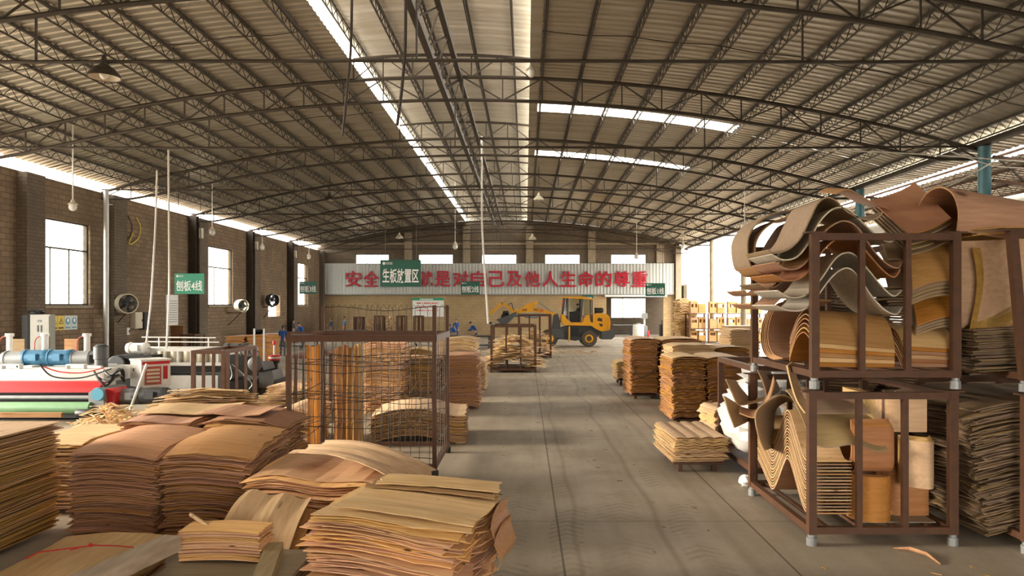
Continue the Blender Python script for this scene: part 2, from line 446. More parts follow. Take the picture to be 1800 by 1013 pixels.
M['roof'] = roof_mat('roof_sheet', (.56, .52, .44), .36, .6)
M['roof_mon'] = roof_mat('monitor_sheet', (.84, .82, .77), .42, .1)
M['cladding'] = plain('grey_cladding', (.50, .52, .50), .4, .2, .3)
# ================================================================== the hall
def wall_cells(mb, u0, u1, z0, z1, holes, place):
    """solid cells of a wall around its openings; place(u0,u1,z0,z1) adds one"""
    us = sorted({u0, u1, *[q for h in holes for q in h[:2]]}); zs = sorted({z0, z1, *[q for h in holes for q in h[2:]]})
    for i in range(len(us) - 1):
        j = 0
        while j < len(zs) - 1:
            def hole(j): 
                cu, cz = (us[i] + us[i + 1]) / 2, (zs[j] + zs[j + 1]) / 2
                return any(h[0] < cu < h[1] and h[2] < cz < h[3] for h in holes)
            if hole(j): j += 1; continue
            k = j
            while k < len(zs) - 1 and not hole(k): k += 1
            place(us[i], us[i + 1], zs[j], zs[k]); j = k

mb = MB(); mb.bb(XL - .3, 22.3, YF - .3, YB + 6, -.2, 0); struct('floor', mb, M['floor'])
mg, n_, l_, b_ = nt('yard_ground'); b_.inputs['Base Color'].default_value = (.42, .37, .3, 1); b_.inputs['Roughness'].default_value = .9
mb = MB(); mb.bb(-90, 100, -60, 150, -.45, -.21); struct('ground', mb, mg)

WIN = [(25.4, 28.7, 2.6, 5.72), (39.4, 42.7, 2.6, 5.8), (54.1, 57.4, 2.6, 5.8)]
VENT = (48.6, 50.9, 1.85, 3.3)
LIGHT_DOORL = (6.2, 21.2, 0, 5.2)  # unseen opening, inferred from the floor stripes and lengthened to light the left stacks
mb = MB()
wall_cells(mb, YF, YB + .3, 0, 7.1, WIN + [VENT, LIGHT_DOORL], lambda a, b, c, d: mb.bb(XL - .3, XL, a, b, c, d))
struct('wall_left', mb, M['brick'])
for i, (a, b, c, d) in enumerate(WIN):
    t = thing('window_%d' % (i + 1), ['tall blown-out steel window in brick wall above the grey locker', 'steel window in brick wall behind the green hanging sign lightened for window light', 'last steel window on the left brick wall by the far corner'][i], 'window', (XL - .15, (a + b) / 2, c)); tag(t, kind='structure')
    f = MB(); w_ = .06
    f.bb(XL - .2, XL - .1, a, a + w_, c, d); f.bb(XL - .2, XL - .1, b - w_, b, c, d)
    f.bb(XL - .2, XL - .1, a + w_, b - w_, c, c + w_); f.bb(XL - .2, XL - .1, a + w_, b - w_, d - w_, d)
    f.bb(XL - .2, XL - .1, a + w_, b - w_, c + 2.05, c + 2.11)
    for k in (1, 2): f.bb(XL - .17, XL - .13, a + (b - a) * k / 3 - .02, a + (b - a) * k / 3 + .02, c + w_, c + 2.05)
    f.build('window_frame', M['truss'], t)
    MB().bb(XL - .16, XL - .15, a + .06, b - .06, c + .06, d - .06).build('pane', M['glass'], t)
    MB().bb(XL - .3, XL + .08, a - .1, b + .1, c - .1, c).build('window_sill', M['concrete_col'], t)
# brick piers and steel columns along the left wall
for i, y in enumerate([24.2] + TRUSS_Y[2:]):
    mb = MB(); mb.bb(XL, XL + .35, y + .35, y + 1.3, 0, 7.05)
    struct('trim_%d' % (i + 1), mb, M['brick_grey'], 'brick pier on the left wall')
XRB = 12.7
# back wall: tan block below, dark brick above
BW = [(624.5, 683.6), (735.4, 796.5), (846.6, 907.7), (957.8, 1019.9), (1074, 1136)]
BH = [(PX(a, YB), PX(b, YB), PZ(466, YB), PZ(447, YB)) for a, b in BW]
DOORB = (PX(1066, YB), PX(1166, YB), 0, 3.4)
mb = MB(); wall_cells(mb, XL - .3, XRB, 0, 3.7, [DOORB], lambda a, b, c, d: mb.bb(a, b, YB, YB + .3, c, d))
struct('wall_back_lower', mb, M['brick_light'])
mb = MB(); wall_cells(mb, XL - .3, XRB, 3.7, 6.9, BH, lambda a, b, c, d: mb.bb(a, b, YB, YB + .3, c, d))
xs = [XL - .3 + (XRB + .3 - XL) * i / 24 for i in range(25)]
mb.prism([(xs[0], 6.9)] + [(xs[-1], 6.9)] + [(x, roof_z(x) - .03) for x in reversed(xs)], YB, YB + .3, 'Y')
struct('wall_back', mb, M['brick_grey'])
for i, (a, b, c, d) in enumerate(BH):
    t = thing('window_%d' % (i + 4), '%s high strip window above the grey cladding on the back wall' % ['leftmost', 'second from left', 'middle', 'second from right', 'rightmost'][i], 'window', ((a + b) / 2, YB + .15, c)); tag(t, kind='structure')
    f = MB(); f.bb(a, b, YB + .1, YB + .2, c, c + .05); f.bb(a, b, YB + .1, YB + .2, d - .05, d)
    for k in range(4):
        x = a + .03 + (b - a - .06) * k / 3; f.bb(x - .025, x + .025, YB + .1, YB + .2, c + .05, d - .05)
    f.build('window_frame', M['truss'], t)
    MB().bb(a + .05, b - .05, YB + .14, YB + .15, c + .05, d - .05).build('pane', M['glass'], t)
for i, px in enumerate((718, 820, 931, 1040, 1160)):
    x = PX(px, YB); mb = MB(); mb.bb(x - .3, x + .3, YB - .22, YB, 6.1, roof_z(x) - .5); struct('trim_%d' % (i + 10), mb, M['concrete_col'], 'concrete pier of the back wall')
mb = MB(); mb.bb(XL, XR, YB - .12, YB, 7.6, 7.75); struct('trim_16', mb, M['concrete_col'])
# room behind the back wall
mb = MB()
hole = (PX(1074, 66), PX(1136, 66), 1.45, 3.25)
wall_cells(mb, 5.5, 13.4, 0, 4.2, [hole], lambda a, b, c, d: mb.bb(a, b, 66, 66.3, c, d))
mb.bb(5.2, 5.5, YB + .3, 66.3, 0, 4.2); mb.bb(13.1, 13.4, YB + .3, 64.2, 0, 4.2); mb.bb(5.2, 13.4, YB + .3, 66.3, 4.2, 4.35)
struct('wall_annex', mb, M['brick_grey'])
t = thing('window_9', 'wide bright window low in the recess right of the wheel loader', 'window', ((hole[0] + hole[1]) / 2, 66.1, 1.45)); tag(t, kind='structure')
f = MB()
for k in range(4):
    x = hole[0] + .03 + (hole[1] - hole[0] - .06) * k / 3; f.bb(x - .03, x + .03, 66.1, 66.2, 1.45, 3.25)
f.bb(hole[0], hole[1], 66.1, 66.2, 1.45, 1.5); f.bb(hole[0], hole[1], 66.1, 66.2, 3.2, 3.25)
f.build('window_frame', M['truss'], t); MB().bb(hole[0], hole[1], 66.14, 66.15, 1.5, 3.2).build('pane', M['glass'], t)
# unseen wall behind the photographer; its wide opening is added to light the foreground
xs = [XL - .3 + (XR + .5 - XL) * i / 24 for i in range(25)]
mb = MB(); wall_cells(mb, XL - .3, 22.3, 0, 6.9, [(-.5, 6.5, 0, 4.4)], lambda a, b, c, d: mb.bb(a, b, YF - .3, YF, c, d))
mb.prism([(xs[0], 6.9)] + [(xs[-1], 6.9)] + [(x, roof_z(x) - .03) for x in reversed(xs)], YF - .3, YF, 'Y')
struct('wall_front', mb, M['brick'])
# outer wall of the lean-to on the right
mb = MB(); wall_cells(mb, YF, 42, 0, 5.5, [(33, 41, 1.8, 4.6)], lambda a, b, c, d: mb.bb(22, 22.3, a, b, c, d)); struct('wall_right', mb, M['brick'])
for i, y in enumerate(TRUSS_Y + [6.2]):
    mb = MB(); mb.bb(12.3, 12.75, 60.5, 61.1, 0, 7.5) if y > 55 else mb.tube([(XR + .05, y - .3, 0), (XR + .05, y - .3, 7.15)], .17, 14)
    struct('trim_%d' % (i + 20), mb, M['concrete_col'] if y > 30 else M['blue_col'], 'round steel column under the right eave' if y < 55 else 'corner pillar', 40)
# ------------------------------------------------------------------ roof
def corr(y0, y1, per=.30, amp=.028):
    out = []; k = math.floor(y0 / per)
    while k * per < y1:
        for q, h in ((0, 0), (.42, 0), (.55, amp), (.87, amp)):
            y = (k + q) * per
            if y0 <= y <= y1: out.append((y, h))
        k += 1
    return [(y0, 0)] + out + [(y1, 0)]
def roof_part(mb, x0, x1, y0, y1, zf, nx=10):
    ys = corr(y0, y1); vs = []; fs = []
    for i in range(nx + 1):
        x = x0 + (x1 - x0) * i / nx
        for y, h in ys: vs.append((x, y, zf(x) + h))
    W = len(ys)
    for i in range(nx):
        for j in range(W - 1): fs.append((i * W + j, i * W + j + 1, (i + 1) * W + j + 1, (i + 1) * W + j))
    mb.add(vs, fs)
mb = MB(); roof_part(mb, XL - .06, MON_L, YF - .4, YB + .4, roof_z, 12); struct('ceiling_left', mb, M['roof'])
SKY = [(25.75, 26.75), (33.5, 34.65)]
mb = MB()
yb = [YF - .4, SKY[0][0], SKY[0][1], SKY[1][0], SKY[1][1], YB + .4]
for i in range(5):
    if i % 2 == 0: roof_part(mb, MON_R, XR + .35, yb[i], yb[i + 1], roof_z, 12)
    else: roof_part(mb, 7.45, XR + .35, yb[i], yb[i + 1], roof_z, 6)
struct('ceiling_right', mb, M['roof'])
for i, (a, b) in enumerate(SKY):
    mb = MB(); roof_part(mb, MON_R, 7.45, a, b, roof_z, 8)
    struct('window_%d' % (20 + i), mb, M['skylight'], ['nearer bright translucent strip across the right roof slope', 'farther bright translucent strip across the right roof slope'][i])
mon_z = lambda x: 9.57 + MON_H - .02 * (x - (MON_L + MON_R) / 2) ** 2
mb = MB(); roof_part(mb, MON_L - .05, MON_R + .05, YF - .4, YB + .4, mon_z, 6); struct('ceiling_monitor', mb, M['roof_mon'])
# flashing along the right edge of the opening
mb = MB(); mb.bb(MON_R - .02, MON_R + .28, YF, YB, 9.55, 9.58); struct('trim_30', mb, M['roof'])
# ends of the raised monitor
mb = MB(); mb.bb(MON_L, MON_R, YB, YB + .1, 9.5, 10.25); mb.bb(MON_L, MON_R, YF - .1, YF, 9.5, 10.25); struct('trim_31', mb, M['roof'])

# lattice purlins: two chords and one bent rod
def purlin(x, zf, depth, label, group):
    t = thing('roof_purlin', label, 'purlin', (x, 0, zf), 0, group)
    y0, y1 = 2.0, 60.9
    MB().bar((0, y0, -.05), (0, y1, -.05), .06, .07).build('top_chord', M['truss'], t, world=False)
    MB().bar((0, y0, -depth), (0, y1, -depth), .035, .035).build('bottom_chord', M['truss'], t, world=False)
    n = int((y1 - y0) / .3); z = [(-depth if k % 2 else -.07) for k in range(n + 1)]
    MB().tube([(0, y0 + .3 * k, z[k]) for k in range(n + 1)], .014, 3).build('bent_rod_web', M['truss'], t, world=False)
    return t
ORD = ['first', 'second', 'third', 'fourth', 'fifth', 'sixth', 'seventh', 'eighth', 'ninth', 'tenth', 'eleventh', 'twelfth', 'thirteenth']
p0 = None
for k in range(10):
    x = -5.66 - 1.12 * k; lab = 'dark lattice purlin under the left roof slope, %s from the ridge opening' % ORD[k]
    if p0 is None: p0 = purlin(x, roof_z(x), .34, lab, 'lattice roof purlins')
    else: dup(p0, (x, 0, roof_z(x)), label=lab)
for k in range(12):
    x = .50 + 1.12 * k; dup(p0, (x, 0, roof_z(x)), label='dark lattice purlin under the right roof slope, %s from the ridge opening' % ORD[k])
for k, x in enumerate((-4.82, -3.72, -2.6, -1.5, -.36)):
    dup(p0, (x, 0, mon_z(x)), label='lattice purlin under the raised ridge roof, %s from its left edge' % ORD[k])

# arched trusses
BARME = MB().bar((0, 0, 0), (0, 0, 1), 1, 1, (0, 1, 0)).mesh('bar', M['truss'])
def rod(name, p, q, w, parent, m=None, me=None):
    p = Vector(p); q = Vector(q); d = q - p
    o = bpy.data.objects.new(name, me or BARME); C.objects.link(o); o.parent = parent
    o.location = p; o.rotation_euler = d.to_track_quat('Z', 'Y').to_euler(); o.scale = (w, w, d.length); return o
def truss(y, label):
    t = thing('roof_truss', label, 'truss', (0, y, 0), 0, 'arched roof trusses')
    x0, x1 = XL + .05, XR + .1
    top = lambda x: roof_z(x) - .43
    def bot(x):
        e = min((x - x0) / 1.5, (x1 - x) / 1.5, 1); return top(x) - .25 - .42 * e
    N = 26; xs = [x0 + (x1 - x0) * i / N for i in range(N + 1)]
    MB().tube([(x, 0, top(x)) for x in xs], .055, 6).build('top_chord', M['truss'], t, world=False)
    MB().tube([(x, 0, bot(x)) for x in xs], .05, 6).build('bottom_chord', M['truss'], t, world=False)
    for i in range(N + 1): rod('strut', (xs[i], 0, bot(xs[i])), (xs[i], 0, top(xs[i])), .035, t)
    for i in range(N):
        if i % 2 == 0: rod('brace', (xs[i], 0, bot(xs[i])), (xs[i + 1], 0, top(xs[i + 1])), .035, t)
        else: rod('brace', (xs[i], 0, top(xs[i])), (xs[i + 1], 0, bot(xs[i + 1])), .035, t)
    ms = [MON_L + (MON_R - MON_L) * i / 6 for i in range(7)]
    MB().tube([(x, 0, mon_z(x) - .4) for x in ms], .045, 6).build('monitor_chord', M['truss'], t, world=False)
    for i in range(7): rod('monitor_post', (ms[i], 0, top(ms[i])), (ms[i], 0, mon_z(ms[i]) - .38), .04, t)
    for i in range(6):
        a, b = (ms[i], 0, top(ms[i])), (ms[i + 1], 0, mon_z(ms[i + 1]) - .38)
        if i % 2: a, b = (ms[i], 0, mon_z(ms[i]) - .38), (ms[i + 1], 0, top(ms[i + 1]))
        rod('brace', a, b, .03, t)
    MB().tube([(x0, 0, 7.2), (x0 + 8, -.02, 7.17), (-1.8, -.02, 7.2), (x1 - 7, 0, 7.17), (x1, 0, 7.22)], .035, 6).build('tie_rod', M['truss'], t, world=False)
    for x in (-9.2, -2.05, 5.2): rod('hanger', (x, 0, 7.2), (x, 0, bot(x)), .035, t)
    return t
tr0 = None
for i, y in enumerate(TRUSS_Y):
    lab = 'arched lattice roof truss spanning the hall, %s from the viewer' % ORD[i]
    if tr0 is None: tr0 = truss(y, lab)
    else: dup(tr0, (0, y, 0), label=lab)
# longitudinal truss under the ridge
t = thing('ridge_truss', 'long dark truss running lengthwise under the ridge', 'truss', (-2.05, 4, 9.0))
MB().bar((-2.3, 4, 8.62), (-2.3, 60.5, 8.62), .15).build('bottom_chord', M['truss'], t)
MB().bar((-1.9, 4, 9.2), (-1.9, 60.5, 9.2), .13).build('top_chord', M['truss'], t)
z = [(8.62 if k % 2 else 9.2) for k in range(64)]
MB().tube([(-2.3 if k % 2 else -1.9, 4 + .88 * k, z[k]) for k in range(64)], .028, 4).build('zigzag_web', M['truss'], t)
# thin brace rods laid across the purlins
for i, (x0, x1, y) in enumerate(((-16.5, -5.2, 17.7), (-16.5, -5.2, 25.2), (.4, 12.8, 10.6), (.4, 12.8, 17.9), (.4, 12.8, 29.8))):
    t = MB(); t.tube([(x0 + (x1 - x0) * k / 12, y + .15 * (k % 2), roof_z(x0 + (x1 - x0) * k / 12) - .38) for k in range(13)], .014, 5)
    o = t.build('brace_rod', M['truss'], loc=((x0 + x1) / 2, y, 8.5)); tag(o, '%s thin brace rod tied across the purlins of the %s slope' % (['nearer', 'farther', 'nearest', 'middle', 'farthest'][i], 'left' if x1 < 0 else 'right'), 'rod', 'brace rods')
# eave beams
mb = MB(); mb.bb(XR - .05, XR + .15, YF, YB, 7.18, 7.34); struct('trim_32', mb, M['truss'])
# ------------------------------------------------------------------ lean-to beyond the right column line
lz = lambda x: 7.28 - .13 * (x - 13.4)
mb = MB(); roof_part(mb, 14.75, 22.6, YF, 41.5, lambda x: lz(x), 6); struct('ceiling_lean_to', mb, M['roof'])
mb = MB(); roof_part(mb, 13.2, 14.2, YF, 41.5, lambda x: lz(x), 2); struct('ceiling_valley', mb, M['roof'])
mb = MB(); roof_part(mb, 14.21, 14.74, YF, 41.5, lambda x: lz(x), 2); struct('window_22', mb, M['skylight'], 'long pale translucent strip beside the right eave')
LP = None
for k in range(7):
    x = 14.3 + 1.25 * k; lab = 'brown lattice purlin of the lean-to roof, %s outside the right columns' % ORD[k]
    if LP is None:
        LP = thing('roof_purlin', lab, 'purlin', (x, 0, lz(x)), 0, 'lean-to purlins')
        MB().bar((0, 4, -.05), (0, 41, -.05), .06, .07).build('top_chord', M['rust'], LP, world=False)
        MB().bar((0, 4, -.36), (0, 41, -.36), .04, .04).build('bottom_chord', M['rust'], LP, world=False)
        MB().tube([(0, 4 + .33 * q, -.36 if q % 2 else -.07) for q in range(112)], .013, 3).build('bent_rod_web', M['rust'], LP, world=False)
    else: dup(LP, (x, 0, lz(x)), label=lab)
for k, y in enumerate((13.6, 21.2, 29.1, 36.9)):
    t = thing('lean_to_truss', 'brown lattice beam under the lean-to roof, %s from the viewer' % ORD[k], 'truss', (13.4, y, 0), 0, 'lean-to beams')
    MB().bar((13.4, y, lz(13.4) - .42), (22, y, lz(22) - .42), .09).build('top_chord', M['rust'], t)
    MB().bar((13.4, y, lz(13.4) - 1.1), (22, y, lz(22) - 1.1), .09).build('bottom_chord', M['rust'], t)
    for q in range(9):
        a = 13.5 + q * .94; b = a + .94
        rod('brace', (a - 13.4, 0, lz(a) - (1.1 if q % 2 else .42)), (b - 13.4, 0, lz(b) - (.42 if q % 2 else 1.1)), .045, t, me=None)
# white duct along the lean-to
mb = MB(); mb.tube([PX(1800, 19.5) and (15.4, 16, 5.75), (15.0, 21, 5.75), (14.6, 30, 5.8), (14.4, 40, 5.8)], .22, 12)
tag(mb.build('air_duct', M['pipe_white'], loc=(15, 25, 5.75), smooth=40), 'white round duct running under the lean-to roof beyond the teal column', 'duct')

# ------------------------------------------------------------------ cladding band with the red slogan
t = thing('slogan_board', 'long grey corrugated board with red slogan letters on the back wall', 'sign', (PX(875, 60.6), 60.75, PZ(517, 60.7)))
x0, x1 = PX(567, 60.7), PX(1184, 60.7); z0, z1 = PZ(517, 60.7), PZ(463, 60.7)
mb = MB(); pr = []; x = x0
while x < x1:
    pr += [(x, 60.8), (x + .13, 60.8), (x + .16, 60.75), (x + .24, 60.75)]; x += .27
vs = []; fs = []
for a, b in pr: vs += [(a, b, z0), (a, b, z1), (a, b + .04, z0), (a, b + .04, z1)]
for i in range(len(pr) - 1):
    q = 4 * i; fs += [(q, q + 4, q + 5, q + 1), (q + 2, q + 3, q + 7, q + 6), (q + 1, q + 5, q + 7, q + 3), (q, q + 2, q + 6, q + 4)]
mb.add(vs, fs).build('corrugated_panel', M['cladding'], t)
mb = MB(); mb.bb(x0, x1, 60.7, 60.78, z0 - .07, z0 + .0); mb.build('lower_rail', M['grey_m'], t)

def text_mesh(name, s, size, m, parent, loc, rot=(R(90), 0, 0), ext=.005, bold=0.0, fit=None, align='CENTER'):
    """writing as solid letters; fit=(w,h) scales it to that size, loc is its centre"""
    c = bpy.data.curves.new(name, 'FONT'); c.body = s; c.size = size; c.align_x = 'CENTER'; c.align_y = 'CENTER'
    c.extrude = ext; c.offset = bold; c.resolution_u = 2
    o = bpy.data.objects.new(name + '_tmp', c); C.objects.link(o)
    bpy.context.view_layer.update()
    me = bpy.data.meshes.new_from_object(o.evaluated_get(bpy.context.evaluated_depsgraph_get()))
    bpy.data.objects.remove(o); bpy.data.curves.remove(c)
    xs = [v.co.x for v in me.vertices]; ys = [v.co.y for v in me.vertices]
    cx, cy = (min(xs) + max(xs)) / 2, (min(ys) + max(ys)) / 2
    sx = sy = 1
    if fit: sx = fit[0] / (max(xs) - min(xs)) if fit[0] else fit[1] / (max(ys) - min(ys)); sy = fit[1] / (max(ys) - min(ys)) if fit[1] else sx
    for v in me.vertices: v.co.x = (v.co.x - cx) * sx; v.co.y = (v.co.y - cy) * sy
    me.materials.clear(); me.materials.append(m); me.name = name
    o = bpy.data.objects.new(name, me); C.objects.link(o)
    if parent: o.parent = parent; loc = Vector(loc) - parent.location
    o.location = loc; o.rotation_euler = rot
    return o
SLOG = '安全生产就是对自己及他人生命的尊重'
for i, ch in enumerate(SLOG):
    text_mesh('letter', ch, 1.1, M['letter_red'], t, (PX(620.7 + 31.5 * i, 60.6), 60.66, PZ(490.5, 60.6)), ext=.06, bold=.016, fit=(1.28, 1.3))
# ================================================================== veneer stacks
M['gold_y'] = wood('veneer_golden_long', (.58, .36, .16), (.34, .19, .075), grain=(16, 1.2, 16), var=.5)
M['pale_y'] = wood('veneer_pale_long', (.70, .50, .27), (.52, .33, .16), grain=(16, 1.2, 16), var=.25)
def sheet_fn(W, D, warp, rag, r, nx, ny):
    ex0 = [r.uniform(-rag, rag) for _ in range(ny + 1)]; ex1 = [r.uniform(-rag, rag) for _ in range(ny + 1)]
    ey0 = [r.uniform(-rag, rag) * .5 for _ in range(nx + 1)]; ey1 = [r.uniform(-rag, rag) * .5 for _ in range(nx + 1)]
    def fn(u, v):
        i, j = round(u * nx), round(v * ny)
        x = (u - .5) * W + (ex0[j] if i == 0 else ex1[j] if i == nx else 0)
        y = (v - .5) * D + (ey0[i] if j == 0 else ey1[i] if j == ny else 0)
        return (x, y, warp(u, v))
    return fn
def stack(name, label, c, W, D, H, n, m, rz=0, warp=None, jit=.015, rag=.02, rot=.01, top=0, group=None, lean=(0, 0), nx=6, ny=4, seed=1, toplabel=None, restlabel=None, topmat=None, body='veneer_stack', fill=.72):
    """n sheets from the base up; the uppermost «top» ones are objects, those below them one mass"""
    r = random.Random(seed); warp = warp or (lambda u, v: 0); dz = H / n; body_mb = MB()
    Mi = (Matrix.Translation((c[0], c[1], 0)) @ Matrix.Rotation(rz, 4, 'Z')).inverted()
    for k in range(n):
        q = MB().sheet(sheet_fn(W, D, lambda u, v: 0, rag, r, nx, ny), nx, ny, dz * (fill if k < n - top else r.uniform(.35, .62)))
        f = (k + .5) / n; cc = Vector((c[0] + lean[0] * f + r.gauss(0, jit), c[1] + lean[1] * f + r.gauss(0, jit), c[2] + dz * (k + 1)))
        a = rz + r.gauss(0, rot); T = Matrix.Translation(cc) @ Matrix.Rotation(a, 4, 'Z'); vs = []
        for p in q.v:
            g = T @ Vector(p); l = Mi @ Vector((g.x - lean[0] * f, g.y - lean[1] * f, 0))
            vs.append((p[0], p[1], p[2] + warp(l.x / W + .5, l.y / D + .5)))
        q.v = vs
        if k < n - top: q.xf(T); body_mb.add(q.v, q.f)
        else:
            o = link('veneer_sheet', q.mesh('veneer_sheet', topmat if (k == n - 1 and topmat) else m), loc=cc); o.rotation_euler = (0, 0, a)
            tag(o, toplabel if (k == n - 1 and toplabel) else restlabel, 'veneer sheet', group)
    if body_mb.v: tag(body_mb.build(body, m, loc=(c[0], c[1], c[2])), label, 'veneer stack', group if not top else None, 'stuff')
# A: golden stack at the left edge
stack('a', 'lower sheets of the big golden veneer stack at the left edge of the photo', (-6.78, 6.45, 0.06), 2.7, 4.25, 1.2, 74, M['gold_y'], R(-.5),
      lambda u, v: -.05 * (1 - v) ** 2, .022, .02, .006, 46, 'sheets of the golden stack', nx=4, ny=8, seed=3,
      toplabel='uppermost sheet of the big golden veneer stack at the left edge', restlabel='thin golden brown veneer sheet in the big stack at the left edge, below its top', topmat=M['pale_y'])  # top sheet set paler to stand for light from the left
# B: the large stack of two columns, front pair and rear pair
wb = lambda u, v: -.09 * max(0, .35 - v) ** 1.5 * 4 - .05 * max(0, u - .7) ** 2 * 6 + .02 * math.sin(5 * u)
for i, (x, side) in enumerate(((-4.65, 'left'), (-3.62, 'right'))):
    stack('b', 'lowest sheets of the %s front column of the large twin veneer stack' % side, (x, 9.06, .08), .95, 1.5, .92, 56, M['veneer'], R(1.5), wb, .022, .03, .02, 46, 'sheets of the twin stack', (0, .02), 9, 8, 11 + i,
          'uppermost pinkish sheet of the %s front column in the large twin veneer stack' % side, 'thin pinkish brown veneer sheet in the %s front column of the large twin stack' % side)
stack('b', 'rear left column of the large twin veneer stack, pinkish brown', (-4.98, 10.52, .08), .93, 1.3, .96, 44, M['veneer'], R(4), lambda u, v: .02 * math.sin(6 * u), .03, .03, .02, 0, 'rear columns of the twin stack', seed=14)
stack('b', 'rear right column of the large twin veneer stack with fanned ragged edges', (-3.84, 10.5, .08), 1.0, 1.3, .98, 60, M['veneer_brown'], R(6), lambda u, v: .02 * math.sin(6 * u) - .12 * max(0, u - .75) * 3, .055, .05, .04, 0, 'rear columns of the twin stack', seed=15)
for k, (x, y, z, a, s) in enumerate(((-4.9, 10.9, 1.075, 6, (1.25, .95)), (-4.05, 10.55, 1.1, -3, (.9, .8)))):
    q = MB().sheet(sheet_fn(s[0], s[1], lambda u, v: .015 * math.sin(7 * u) + .02 * v, .03, random.Random(k + 70), 8, 5), 8, 5, .01)
    o = q.build('veneer_sheet', M['veneer_pale' if k == 0 else 'veneer'], world=False); o.location = (x, y, z); o.rotation_euler = (0, 0, R(a))
    tag(o, ['loose pale sheet lying on the rear left of the twin stack', 'loose curling sheet lying on the rear right of the twin stack'][k], 'veneer sheet')
# stacks left in the shade between A and B
stack('b', 'pale ragged stack seen in the gap between the golden stack and the twin stack', (-6.05, 10.0, .05), .8, 1.6, .82, 40, M['veneer_pale'], R(3), None, .04, .05, .04, seed=16)
# C: pile behind the front pile
wc = lambda u, v: -.16 * (u - .3) ** 2 + .03 * math.sin(9 * u + 2 * v) - .05 * (1 - v)
stack('c', 'lower sheets of the wavy pile between the twin stack and the wire cage', (-2.15, 8.55, .05), 1.62, 1.25, .72, 46, M['veneer_mid'], R(-6), wc, .03, .03, .03, 24, 'sheets of the wavy pile', nx=9, ny=4, seed=21,
      toplabel=None, restlabel='long brownish veneer sheet in the wavy pile before the wire cage')
q = MB().sheet(sheet_fn(1.5, .78, lambda u, v: .10 * math.sin(2.6 * u + .3) + .022 * math.sin(16 * v) - .16 * u * u, .03, random.Random(5), 12, 12), 12, 12, .01)
o = q.build('veneer_sheet', M['veneer_pale'], world=False); o.location = (-1.85, 8.5, .86); o.rotation_euler = (0, R(3), R(-20)); tag(o, 'loose pale corrugated veneer sheet on top of the wavy pile before the wire cage', 'veneer sheet')
# D: front pile on the right of the foreground
wd = lambda u, v: -.13 * max(0, u - .35) - .03 * math.sin(8 * v + 3 * u) * u - .05 * max(0, .2 - u)
stack('d', 'lower sheets of the front pile beside the aisle', (-1.06, 6.5, .04), 1.32, 1.12, .84, 54, M['veneer_mid'], R(-12), wd, .03, .04, .05, 46, 'sheets of the front pile', (.02, .05), 9, 5, 31,
      'uppermost yellowish sheet of the front pile beside the aisle', 'long pinkish veneer sheet in the front pile beside the aisle', topmat=M['veneer_pale'])
for k, (x, y, z, a, W, D) in enumerate(((-.86, 6.95, .93, -3, 1.15, .5), (-.80, 6.98, .955, 1, 1.1, .42), (-.92, 6.5, .90, -13, 1.2, .9))):
    q = MB().sheet(sheet_fn(W, D, lambda u, v: -.05 * u * u + .012 * math.sin(12 * v), .03, random.Random(k + 90), 9, 6), 9, 6, .01)
    o = q.build('veneer_sheet', M['veneer_pale' if k else 'veneer_gold'], world=False); o.location = (x, y, z); o.rotation_euler = (0, R(2), R(a))
    tag(o, ['narrow golden strip sheet lying crosswise at the back of the front pile', 'narrow pale strip sheet topmost at the back of the front pile', 'skewed pale sheet lying across the top of the front pile'][k], 'veneer sheet')
for k, (px, pz, h) in enumerate(((.0, .48, .42), (.03, .40, .3))):
    q = MB().sheet(lambda u, v: (-.27 + .12 * u + .03 * math.sin(6 * v) + px, 6.3 + .75 * u, pz + h * (v - .2) + .03 * math.sin(5 * u)), 4, 4, .012)
    tag(q.build('veneer_sheet', M['veneer'], loc=(-.4, 6.6, .5)), ['broken sheet end standing against the aisle side of the front pile', 'lower broken sheet end leaning at the aisle side of the front pile'][k], 'veneer sheet')

def quad_sheet(c4, nx, ny, t, wave):
    A, B, Cc, Dd = [Vector(p) for p in c4]
    return MB().sheet(lambda u, v: tuple((A * (1 - u) + B * u) * (1 - v) + (Dd * (1 - u) + Cc * u) * v + Vector((0, 0, wave(u, v)))), nx, ny, t)
# E: sheets leaning in the middle
wv = lambda u, v: .022 * math.sin(13 * u + v) + .05 * math.sin(PI * v)
q = quad_sheet((P(436, 862, 7.65), P(548, 876, 7.65), P(508, 970, 6.95), P(386, 932, 7.15)), 12, 8, .012, wv); o = q.build('veneer_sheet', wood('veneer_leaning', (.72, .52, .29), (.56, .36, .17), grain=(14, 2, 2), ksc=5, var=.1), loc=P(460, 920, 7.3)); tag(o, 'knotty tan veneer sheet leaning tilted in the gap before the twin stack', 'veneer sheet')
q = quad_sheet((P(470, 872, 7.72), P(565, 890, 7.7), P(522, 968, 6.98), P(420, 945, 7.2)), 8, 6, .012, lambda u, v: wv(u, v) - .045); tag(q.build('veneer_sheet', M['veneer_brown'], loc=P(500, 920, 7.3)), 'brown sheet mostly hidden beneath the leaning knotty tan sheet', 'veneer sheet')
stack('e', 'low dark pack of sheets supporting the leaning knotty sheet', (-2.42, 7.25, .03), .9, .75, .2, 10, M['veneer_brown'], R(-8), None, .02, .02, .02, seed=41)
# F: small pack standing on the low board
stack('f', 'small orange brown veneer pack on the low board in the foreground', (-2.72, 6.72, .315), .74, .3, .27, 20, M['veneer_mid'], R(-3), lambda u, v: .02 * math.sin(3 * u), .006, .01, .01, seed=42)
